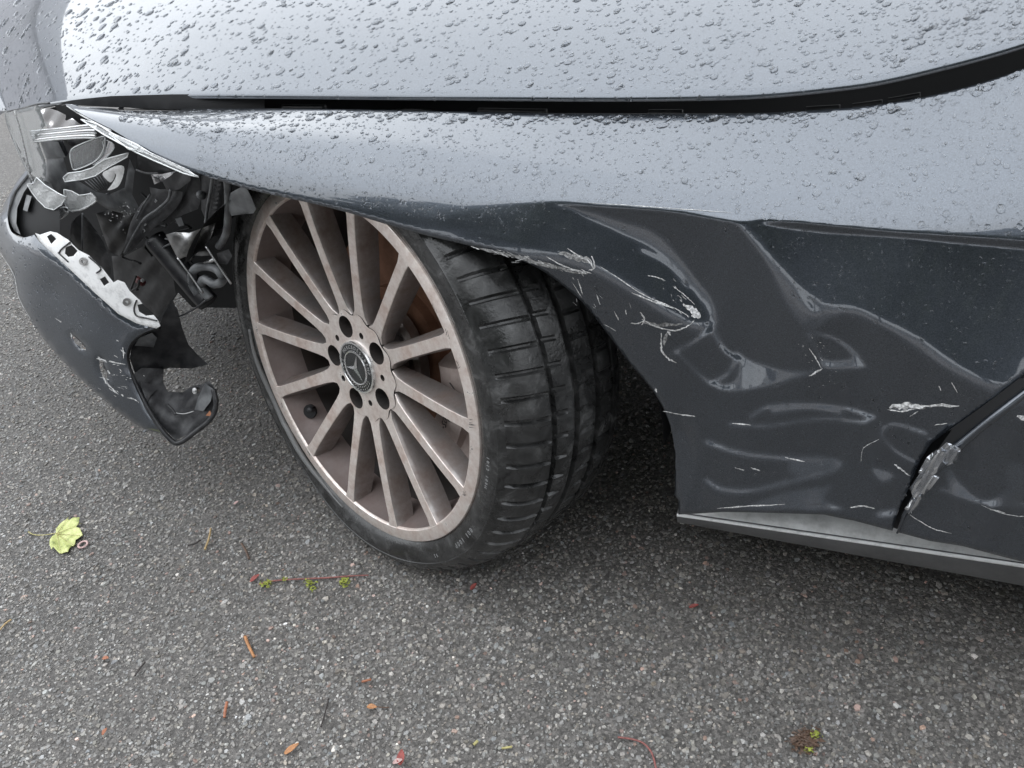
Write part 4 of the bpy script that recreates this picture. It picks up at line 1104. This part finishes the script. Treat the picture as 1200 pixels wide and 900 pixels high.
ribbons('scrape_marks', [([(1160, 597), (1178, 601)], 2.2), ([(1066, 603), (1080, 612), (1095, 620), (1115, 625)], 1.2), ([(1192, 487), (1206, 492)], 6), ([(1150, 592), (1180, 603), (1215, 606)], .9), ([(1187, 478), (1200, 466)], 1.2)], door_r, door)
M['scuff'] = mat('dulled_scuffed_paint', (.24, .24, .24), .5, .2)
n = noise(M['scuff'], 300, 4, .7); r = ramp(M['scuff'], n.outputs['Fac'], [(.4, g(.10)), (.62, g(.38))]); L(M['scuff'], r.outputs[0], pb(M['scuff']).inputs['Base Color'])
ribbons('scuff_band', [([(560, 291), (610, 302), (650, 313), (688, 321)], 6), ([(655, 296), (676, 302), (692, 308)], 9), ([(752, 377), (770, 381), (800, 379)], 5), ([(1045, 477), (1065, 476), (1085, 478)], 8), ([(780, 390), (778, 405)], 5)], side_r, fender, M['scuff'], .0003)
bst = [([(65, 373), (80, 383), (101, 393)], 1.3), ([(83, 390), (84, 397)], 1.4), ([(92, 408), (101, 410)], 1.4), ([(112, 399), (123, 402)], 1.4), ([(112, 406), (124, 409)], 1.8), ([(128, 404), (134, 405)], 1.6), ([(133, 397), (139, 400)], 1.6), ([(144, 407), (145, 420)], 2), ([(141, 410), (147, 414)], 1.4),
       ([(112, 420), (125, 423), (147, 427)], 1.8), ([(114, 418), (118, 422)], 2.6), ([(126, 434), (129, 438)], 2.4), ([(120, 440), (126, 450), (139, 462)], 2), ([(128, 455), (137, 461)], 1.6), ([(149, 466), (157, 468), (163, 472)], 1.6), ([(116, 385), (118, 387)], 1.6), ([(90, 415), (102, 428)], .8), ([(142, 462), (145, 464)], 2.4), ([(0, 296), (16, 322), (22, 349), (36, 374)], .8)]
bst += hatch(40, (105, 395), (150, 460), 11, 5, 20, .8)
ribbons('scrape_marks', bst, BD, bumper, label='white scrapes and a torn slit in the bumper skin')
# kerbed marks on the rim edge
def rim_marks():
    V, Fc = [], []
    for deg in (6, -2, 24, 31, 38, -20, 186, 214, 236, 268):
        t = math.radians(deg+rng.normal(0, 1)); ln = rng.uniform(.003, .012); b0 = len(V)
        for k in range(5):
            tt = t+(k-2)*rng.uniform(.004, .012); r0 = .2395+rng.uniform(0, .004); r1 = r0+ln*rng.uniform(.3, 1)
            w = .0006
            b0 = len(V); V += [(r0*math.cos(tt-w/r0), r0*math.sin(tt-w/r0), .00185), (r0*math.cos(tt+w/r0), r0*math.sin(tt+w/r0), .00185), (r1*math.cos(tt+.01), r1*math.sin(tt+.01), .00185)]
            Fc.append((b0, b0+1, b0+2))
    return wsub(mesh('kerb_scuffs', V, Fc, M['dark_mark'], None, False), None, 'stuff')
rim_marks()

# ------------------------------------------------------------------ rain droplets on the bodywork
from mathutils.bvhtree import BVHTree
def bvh_of(o):
    me = o.data; return BVHTree.FromPolygons([v.co[:] for v in me.vertices], [p.vertices[:] for p in me.polygons])
bH, bF, bD, bB = bvh_of(hood_o), bvh_of(fender), bvh_of(door), bvh_of(bumper)
def drops(spec):
    """spec: (count, bvh, sampler -> px,py, radius sampler in px, stretch, slant degrees)"""
    A_, RNG = 9, (1.0, .86, .55)
    VV, TT = [], []; base = 0
    t = []
    for k in range(2):
        for j in range(A_):
            q = (j+1) % A_; t += [(k*A_+j, k*A_+q, (k+1)*A_+q), (k*A_+j, (k+1)*A_+q, (k+1)*A_+j)]
    t += [(2*A_+j, 2*A_+(j+1) % A_, 3*A_) for j in range(A_)]
    t = np.array(t)
    o3 = Vector(C0)
    for (cnt, bvh, samp, rad, stretch, slant, hgt) in spec:
        for _ in range(cnt):
            px, py = samp()
            d = rays(px, py); hit, nrm, idx, dist = bvh.ray_cast(o3, Vector(d))
            if hit is None: continue
            p = np.array(hit); n = np.array(nrm)
            if n@d > 0: n = -n
            if abs(n@d) < .08: continue
            r = rad()*dist/FPX
            # stretch direction: screen slant projected on the surface
            sd = RT*math.cos(slant)-UP*math.sin(slant); a = sd-n*(sd@n); a /= np.linalg.norm(a); b = np.cross(n, a)
            es = 1+abs(rng.normal(0, stretch*(.85-px/2200 if bvh is bH else 1)))
            th = np.linspace(0, 2*math.pi, A_, endpoint=False); jr = 1+.16*np.cos(th*2+rng.uniform(0, 6))*rng.random()+rng.normal(0, .06, A_)
            h = hgt*r*rng.uniform(.75, 1.15)
            pts = []
            for f, hz in zip(RNG, (-.12, .55, .9)):
                pts.append(p+np.outer(r*f*jr*np.cos(th)*es, a)+np.outer(r*f*jr*np.sin(th)/es**.4, b)+n*h*hz)
            pts.append((p+n*h)[None])
            VV.append(np.concatenate(pts)); TT.append(t+base); base += 3*A_+1
    return tri_mesh('rain_droplets', np.concatenate(VV), np.concatenate(TT), M['water'], None, True)
hx = lambda x: np.interp(x, HOODEDGE[:, 0], HOODEDGE[:, 1]); gx = lambda x: np.interp(x, GAPLINE[:, 0], GAPLINE[:, 1]); cx = lambda x: np.interp(x, CREASE[:, 0], CREASE[:, 1])
def s_hood():
    x = rng.uniform(0, 1200); return x, rng.uniform(-3, hx(x)-2)
def s_wing():
    x = rng.uniform(140, 1200); return x, gx(x)+2+(cx(x)-gx(x)-2)*rng.random()**1.1
def s_low():
    x = rng.uniform(230, 640); a = cx(x); return x, rng.uniform(a, a+45)
def s_side():
    x = rng.uniform(560, 1198); return x, rng.uniform(cx(x), 600 if x < 1040 else 640)
def s_sideup():
    x = rng.uniform(800, 1198); return x, cx(x)+abs(rng.normal(0, 60))
def s_edge():
    x = rng.uniform(240, 1190); return x, gx(x)+abs(rng.normal(0, 5))+3
lg = lambda med, sg, lo, hi: (lambda: float(np.clip(rng.lognormal(math.log(med), sg), lo, hi)))
dr = drops([(1500, bH, s_hood, lg(1.8, .45, .8, 4.6), .30, -.65, .36), (2300, bH, s_hood, lg(1.0, .35, .5, 1.9), .28, -.65, .34),
            (420, bF, s_wing, lg(2.1, .45, 1., 5.), .15, 1.5, .38), (3300, bF, s_wing, lg(1.1, .38, .5, 2.2), .15, 1.5, .38), (220, bF, s_edge, lg(2.8, .35, 1.4, 5.), .15, 0., .45),
            (900, bF, s_low, lg(1.0, .35, .5, 2.2), .12, 1.5, .42), (1100, bF, s_side, lg(1.2, .4, .6, 2.6), .2, 1.5, .42), (330, bF, s_sideup, lg(1.1, .35, .5, 2.6), .1, 1.5, .42), (160, bD, s_side, lg(1.2, .3, .6, 2.2), .1, 1.5, .42),
            (520, bB, lambda: (rng.uniform(0, 150), rng.uniform(255, 390)), lg(1.0, .3, .5, 1.9), .12, 1.5, .42)])
tag(dr, 'clear rain droplets beaded all over the grey bodywork', 'water', kind='stuff')
# droplets hanging along the bonnet edge
V_, F_ = [], []
for x in list(rng.uniform(120, 1190, 16))+[131, 140, 181, 198, 257, 277, 285, 310, 330, 455, 625, 674, 686, 722, 740, 758, 797, 820, 868, 965]:
    yb = hx(x)+rng.uniform(.5, 2.5); p = on_y(np.array([x]), np.array([yb]), lambda q: y_gap(q)+.0115)[0]; r_ = rng.uniform(1.2, 2.6)*1.0/FPX; b0 = len(V_)
    for k in range(4):
        ph_ = math.pi*(k+.5)/4
        for j in range(8): V_.append((p[0]+r_*math.sin(ph_)*math.cos(j*math.pi/4), p[1]-.001+r_*math.sin(ph_)*math.sin(j*math.pi/4), p[2]-.002+r_*1.25*math.cos(ph_)))
    for k in range(3):
        for j in range(8): q = (j+1) % 8; F_.append((b0+k*8+j, b0+(k+1)*8+j, b0+(k+1)*8+q, b0+k*8+q))
    F_.append(tuple(range(b0, b0+8))); F_.append(tuple(range(b0+24, b0+32))[::-1])
tag(mesh('hanging_droplets', V_, F_, M['water']), 'row of water drops hanging below the bonnet edge', 'water', kind='stuff')

# ------------------------------------------------------------------ litter on the asphalt
def gp(px, py, h=.004): return at_z(np.array([float(px)]), np.array([float(py)]), h)[0]
def lit(o, label, cat, group=None): return tag(o, label, cat, group)
LM = {}
for k, c in (('straw', (.42, .30, .15)), ('orange', (.40, .19, .08)), ('rust', (.33, .13, .07)), ('darktwig', (.035, .028, .026)), ('red', (.26, .055, .045)), ('redtwig', (.24, .09, .08)), ('yellow', (.42, .38, .16)), ('pinkring', (.5, .34, .32)), ('brown', (.10, .06, .04))):
    LM[k] = mat('litter_'+k, c, .55); n = noise(LM[k], 220, 3); r = ramp(LM[k], n.outputs['Fac'], [(.3, tuple(.7*v for v in c)), (.7, tuple(1.2*v for v in c))]); L(LM[k], r.outputs[0], pb(LM[k]).inputs['Base Color'])
m = mat('maple_leaf_green', (.42, .5, .10), .5, Transmission_Weight=0.); LM['leaf'] = m
n = noise(m, 60, 6, .7); r = ramp(m, n.outputs['Fac'], [(.34, (.24, .28, .09)), (.46, (.45, .49, .17)), (.68, (.62, .63, .30))]); L(m, r.outputs[0], pb(m).inputs['Base Color'])
LM['moss'] = mat('moss_green', (.26, .29, .05), .8)
def leaf():
    z = lambda x, y: (20+x*.0833, 590+y*.0833)
    out = [z(*p) for p in [(545, 400), (548, 360), (600, 290), (650, 245), (690, 220), (712, 195), (722, 232), (770, 235), (820, 232), (905, 240), (880, 290), (835, 345), (870, 365), (905, 385), (935, 455), (905, 480), (860, 515), (830, 520), (818, 560), (790, 580), (755, 590), (735, 630), (722, 690), (660, 680), (590, 690), (545, 650), (515, 620), (490, 660), (465, 590), (470, 520), (505, 465), (535, 435)]]
    v, T = triangulate(out, 2.)
    c = np.array(z(560, 425)); P = at_z(v[:, 0], v[:, 1], .006)
    dd = np.hypot(v[:, 0]-c[0], v[:, 1]-c[1]); ang = np.arctan2(v[:, 1]-c[1], v[:, 0]-c[0])
    veins = np.array([-.95, -.4, .08, .6, 1.35]); fold = np.min(np.abs(ang[:, None]-veins[None]), axis=1)*dd
    P[:, 2] = .004+.0035*np.clip(fold/6, 0, 1.2)+.004*(dd/35)**2*np.cos(ang*2+1)+.006*np.clip((dd-22)/14, 0, 1)
    V, F2 = solidify(P, T, np.array([0, 0, -.0006]))
    root = tri_mesh('maple_leaf', V, F2, LM['leaf'], None, True)
    lit(root, 'yellow green maple leaf lying flat on the asphalt', 'leaf')
    st_ = [z(*p) for p in [(160, 398), (215, 432), (290, 445), (400, 442), (500, 425), (560, 420)]]
    sp = np.array([gp(*p, .004+.002*i/5) for i, p in enumerate(st_)]); o = tube('leaf_stalk', sp, [.0011, .0008, .0008, .0007], LM['yellow'], root, 6)
    vv, ff = [], []
    for a, l in zip(veins, (24, 31, 31, 24, 20)):
        pts = []
        for k in range(4):
            q = c+np.array([math.cos(a), math.sin(a)])*l*k/3; pts.append(np.array(gp(q[0], q[1], .0052+.001*k)))
        tv, tf = tube_data(pts, [.0006, .0003], 5, 2); b0 = len(vv); vv += list(tv); ff += [tuple(i+b0 for i in f) for f in tf]
    mesh('leaf_vein', vv, ff, LM['yellow'], root)
leaf()
def torus(name, c, R, r, m):
    V, Fc = [], []
    for i in range(24):
        t = 2*math.pi*i/24
        for j in range(8):
            w = 2*math.pi*j/8; V.append((c[0]+(R+r*math.cos(w))*math.cos(t), c[1]+(R+r*math.cos(w))*math.sin(t), c[2]+r*.7*math.sin(w)))
    for i in range(24):
        for j in range(8): Fc.append((i*8+j, ((i+1) % 24)*8+j, ((i+1) % 24)*8+(j+1) % 8, i*8+(j+1) % 8))
    return mesh(name, V, Fc, m)
lit(torus('small_ring', gp(97, 638, .0045), .0072, .0018, LM['pinkring']), 'small pinkish ring beside the maple leaf', 'ring')
def stick(name, pts, rad, m, label, cat='twig', group='twigs and stalks on the asphalt', h=.005):
    P = np.array([gp(p[0], p[1], h+.001*math.sin(i*2.)) for i, p in enumerate(pts)])
    return lit(tube(name, P, rad, LM[m], None, 7, 4), label, cat, group)
stick('stalk', [(247, 619), (245, 630), (240, 644)], [.0014, .0018], 'straw', 'pale straw stalk lying right of the maple leaf')
stick('twig', [(220, 639), (228, 637), (235, 633)], .0013, 'darktwig', 'short black twig just left of the pale straw stalk')
stick('twig', [(283, 637), (288, 645), (292, 655)], .0018, 'brown', 'brown curled scrap of bark behind the red bud')
stick('twig', [(287, 746), (292, 758), (298, 770)], [.0024, .002], 'orange', 'thick orange brown stick below the mossy twig')
stick('stalk', [(266, 823), (264, 832), (263, 841)], [.0022, .0018], 'rust', 'short upright brown stick near the lower left')
stick('twig', [(385, 819), (381, 835), (376, 852)], .0011, 'darktwig', 'thin dark twig standing lengthwise at the lower centre left')
stick('stalk', [(424, 799), (435, 796)], .0016, 'rust', 'tiny reddish splinter above the orange seed husk')
stick('twig', [(0, 738), (6, 731), (13, 726)], .0014, 'straw', 'pale twig cut by the left edge of the picture')
stick('twig', [(724, 864), (740, 866), (754, 871), (764, 883), (769, 902)], .0012, 'redtwig', 'thin curved reddish twig at the bottom edge')
stick('stalk', [(588, 877), (600, 875)], .0014, 'yellow', 'small yellow stalk at the bottom centre')
stick('stalk', [(555, 873), (560, 868)], .0018, 'yellow', 'stubby yellow crumb left of the yellow stalk')
stick('twig', [(158, 792), (164, 783), (170, 776)], .0012, 'darktwig', 'fine dark twig in the lower left area')
def mossy():
    P = np.array([gp(p[0], p[1], .005) for p in [(303, 685), (318, 681), (340, 679), (362, 678), (385, 677), (410, 675), (432, 674)]])
    o = tube('mossy_twig', P, [.0016, .0012, .0014, .0010], LM['redtwig'], None, 7, 4)
    lit(o, 'long reddish twig with bright green moss tufts in front of the wheel', 'twig')
    for (x, y, s_, cnt) in ((312, 683, 6, 46), (362, 683, 5, 40), (404, 681, 5.5, 44), (333, 678, 3, 14), (366, 690, 4, 16)):
        tuft('moss_tuft', x, y, s_, cnt, LM['moss'], o)
def tuft(name, x, y, s_, cnt, m, parent=None):
    V, Fc = [], []
    for k in range(cnt):
        p = gp(x+rng.normal(0, s_*.5), y+rng.normal(0, s_*.4), rng.uniform(.003, .010)); sz = rng.uniform(.0014, .0032); b0 = len(V)
        dv = rng.normal(0, 1, (4, 3)); dv /= np.linalg.norm(dv, axis=1)[:, None]; V += [p+d_*sz*np.array([1.5, 1, .7]) for d_ in dv]; Fc += [(b0, b0+1, b0+2), (b0, b0+1, b0+3), (b0+1, b0+2, b0+3), (b0, b0+2, b0+3)]
    return mesh(name, V, Fc, m, parent, False)
mossy()
mc = tuft('moss_clump', 943, 868, 15, 420, LM['brown']); lit(mc, 'brown and green clump of moss near the lower right', 'moss')
tuft('green_moss', 955, 860, 5, 44, LM['moss'], mc); tuft('green_moss', 948, 878, 4, 24, LM['moss'], mc)
def petal(name, x, y, ln, wd, ang, m, label, cat='petal', group='red and orange bud scales on the asphalt'):
    V, Fc = [], []
    c = np.array(gp(x, y, .005)); a = np.array([math.cos(ang), math.sin(ang), 0]); b = np.array([-a[1], a[0], 0])
    for i in range(9):
        u = i/8; w = math.sin(math.pi*(.06+.9*u))**.8*(1-.35*u)
        for j in range(5):
            v_ = j/4*2-1; V.append(c+a*ln*(u-.5)+b*wd*w*v_*.5+np.array([0, 0, .003*abs(v_)*w+.003*u*u]))
    for i in range(8):
        for j in range(4): Fc.append((i*5+j, (i+1)*5+j, (i+1)*5+j+1, i*5+j+1))
    o = mesh(name, V, Fc, LM[m]); md = o.modifiers.new('t', 'SOLIDIFY'); md.thickness = .0006
    return lit(o, label, cat, group)
petal('bud_scale', 299, 678, .016, .009, 1.1, 'red', 'red bud scale at the left end of the mossy twig')
petal('bud_scale', 342, 878, .020, .009, 1.0, 'orange', 'orange brown leaflet at the bottom left of centre')
petal('bud_scale', 436, 829, .014, .008, .1, 'orange', 'orange seed husk with a thin dark tail'); stick('twig', [(440, 828), (448, 829), (456, 829)], .0008, 'brown', 'thin dark tail of the orange seed husk')
petal('bud_scale', 470, 888, .018, .011, 1.9, 'red', 'red petal cut off by the bottom edge'); petal('bud_scale', 466, 893, .012, .007, .6, 'pinkring', 'pale pink petal under the red one at the bottom edge')
petal('bud_scale', 555, 688, .012, .008, 1.2, 'red', 'red bud scale just below the tyre')
petal('bud_scale', 813, 711, .013, .006, .5, 'red', 'red bud scale on the asphalt below the sill')
petal('bud_scale', 277, 590, .009, .005, .8, 'pinkring', 'tiny pink flake left of the wheel')
petal('bud_scale', 124, 772, .011, .007, .2, 'rust', 'dull reddish flake at the lower left'); petal('bud_scale', 123, 858, .009, .006, 1.5, 'rust', 'small maroon flake at the bottom left')
petal('bud_scale', 147, 612, .008, .004, .5, 'brown', 'tiny dark flake right of the leaf') if False else None

# ------------------------------------------------------------------ street trees across the road (unseen, added for their dark reflection in the paint)
m = mat('tree_foliage', (.05, .07, .04), .6); LM['foliage'] = m
n = noise(m, 1.2, 4); r = ramp(m, n.outputs['Fac'], [(.35, (.025, .035, .025)), (.7, (.07, .09, .05))]); L(m, r.outputs[0], pb(m).inputs['Base Color'])
LM['bark'] = mat('tree_bark', (.08, .06, .05), .9)
def tree(x, y, zb, zt, rad, label, grp='trees across the road'):
    root = empty('street_tree', (x, y, 0)); tag(root, label, 'tree', grp)
    tv, tf = tube_data([(0, 0, -.1), (.05, 0, 1.2), (0, .08, 3), (.1, 0, zt*.8)], [.22, .18, .15, .05], 9); mesh('trunk', tv, tf, LM['bark'], root)
    n_ = 9000; u = rng.normal(0, 1, (n_, 3)); u /= np.linalg.norm(u, axis=1)[:, None]
    ext = np.array([rad, rad*.8, (zt-zb)/2])
    sq = lambda w: np.sign(w)*np.abs(w)**.55
    q = sq(u)/np.linalg.norm(sq(u), ord=4, axis=1)[:, None]*(1-.16*rng.random((n_, 1)))
    P = q*ext+np.array([0, 0, (zt+zb)/2]); P[:, 2] = np.maximum(P[:, 2], zb+.12*rng.random(n_))
    a = rng.normal(0, 1, (n_, 3)); a /= np.linalg.norm(a, axis=1)[:, None]; b = np.cross(a, rng.normal(0, 1, (n_, 3))); b /= np.linalg.norm(b, axis=1)[:, None]
    sz = rng.uniform(.10, .24, (n_, 1)); V = np.stack([P-a*sz, P+b*sz*.7, P+a*sz, P-b*sz*.7], 1).reshape(-1, 3)
    k = np.arange(n_)[:, None]*4; T = np.concatenate([k+[0, 1, 2], k+[0, 2, 3]])
    tri_mesh('crown', V, T, LM['foliage'], root, False)
    cv, cf = [], []
    for i_ in range(13):
        ph_ = math.pi*i_/12
        for j_ in range(20):
            th_ = 2*math.pi*j_/20; w = np.array([math.sin(ph_)*math.cos(th_), math.sin(ph_)*math.sin(th_), math.cos(ph_)]); w = sq(w); w = w/np.linalg.norm(w, ord=4)
            p_ = w*ext*.9+np.array([0, 0, (zt+zb)/2]); p_[2] = max(p_[2], zb+.06); cv.append(p_)
    for i_ in range(12):
        for j_ in range(20): cf.append((i_*20+j_, (i_+1)*20+j_, (i_+1)*20+(j_+1) % 20, i_*20+(j_+1) % 20))
    mesh('inner_foliage', cv, cf, LM['foliage'], root, False)  # solid core added so no sky shows through the crown
for i, x in enumerate((-17, -11.5, -6.2, -1.2, 3.6, 8.5, 14)):
    tree(x+rng.normal(0, .4), -9.5+rng.normal(0, .5), 1.25, (3.0, 3.2, 3.7, 8.0, 8.6, 8.2, 8.5)[i]+.3*rng.normal(0, .6), 3.4, ['broad dark leafy tree across the road, farthest towards the front of the car','dark leafy tree across the road, second from the front end of the row','dark leafy tree across the road, third from the front end of the row','dark leafy tree across the road, middle of the row','dark leafy tree across the road, third from the rear end of the row','dark leafy tree across the road, second from the rear end of the row','dark leafy tree across the road, farthest towards the rear of the car'][i])
def house(x, y, rz, w, h_, label):  # unseen, added for its pale reflection in the bonnet
    root = empty('house', (x, y, 0)); root.rotation_euler = (0, 0, rz); tag(root, label, 'house', 'houses beyond the car')
    V, Fc = box_data(-w/2, w/2, 0, 7, -.1, h_); mesh('wall', V, Fc, LM['render'], root, False)
    V = [(-w/2-.3, -.4, h_-.1), (w/2+.3, -.4, h_-.1), (w/2+.3, 3.5, h_+2.2), (-w/2-.3, 3.5, h_+2.2), (w/2+.3, 7.4, h_-.1), (-w/2-.3, 7.4, h_-.1)]
    mesh('roof', V, [(0, 1, 2, 3), (3, 2, 4, 5), (0, 3, 5), (1, 4, 2)], LM['slate'], root, False)
    for wx in (-w*.32, w*.32):
        for wz in (.9, 3.1):
            if wz+1.2 > h_: continue
            V, Fc = box_data(wx-.75, wx+.75, -.06, .05, wz, wz+1.15); f = mesh('window', V, Fc, LM['frame'], root, False)
            V, Fc = box_data(wx-.66, wx+.66, -.075, -.055, wz+.09, wz+1.06); mesh('pane', V, Fc, LM['pane'], f, False)
    V, Fc = box_data(-.5, .5, -.06, .05, 0, 2.1); mesh('door', V, Fc, LM['slate'], root, False)
LM['render'] = mat('pale_wall_render', (.55, .55, .58), .8); LM['slate'] = mat('roof_slate', (.11, .115, .13), .6); LM['frame'] = mat('window_frame_white', (.7, .7, .7), .5); LM['pane'] = mat('house_pane', (.03, .035, .04), .05)
house(-17.5, 7.5, math.radians(66), 11, 4.6, 'pale rendered house beyond the front of the car')
house(-13.0, 17.5, math.radians(38), 10, 4.6, 'pale rendered house beyond the far wing of the car')
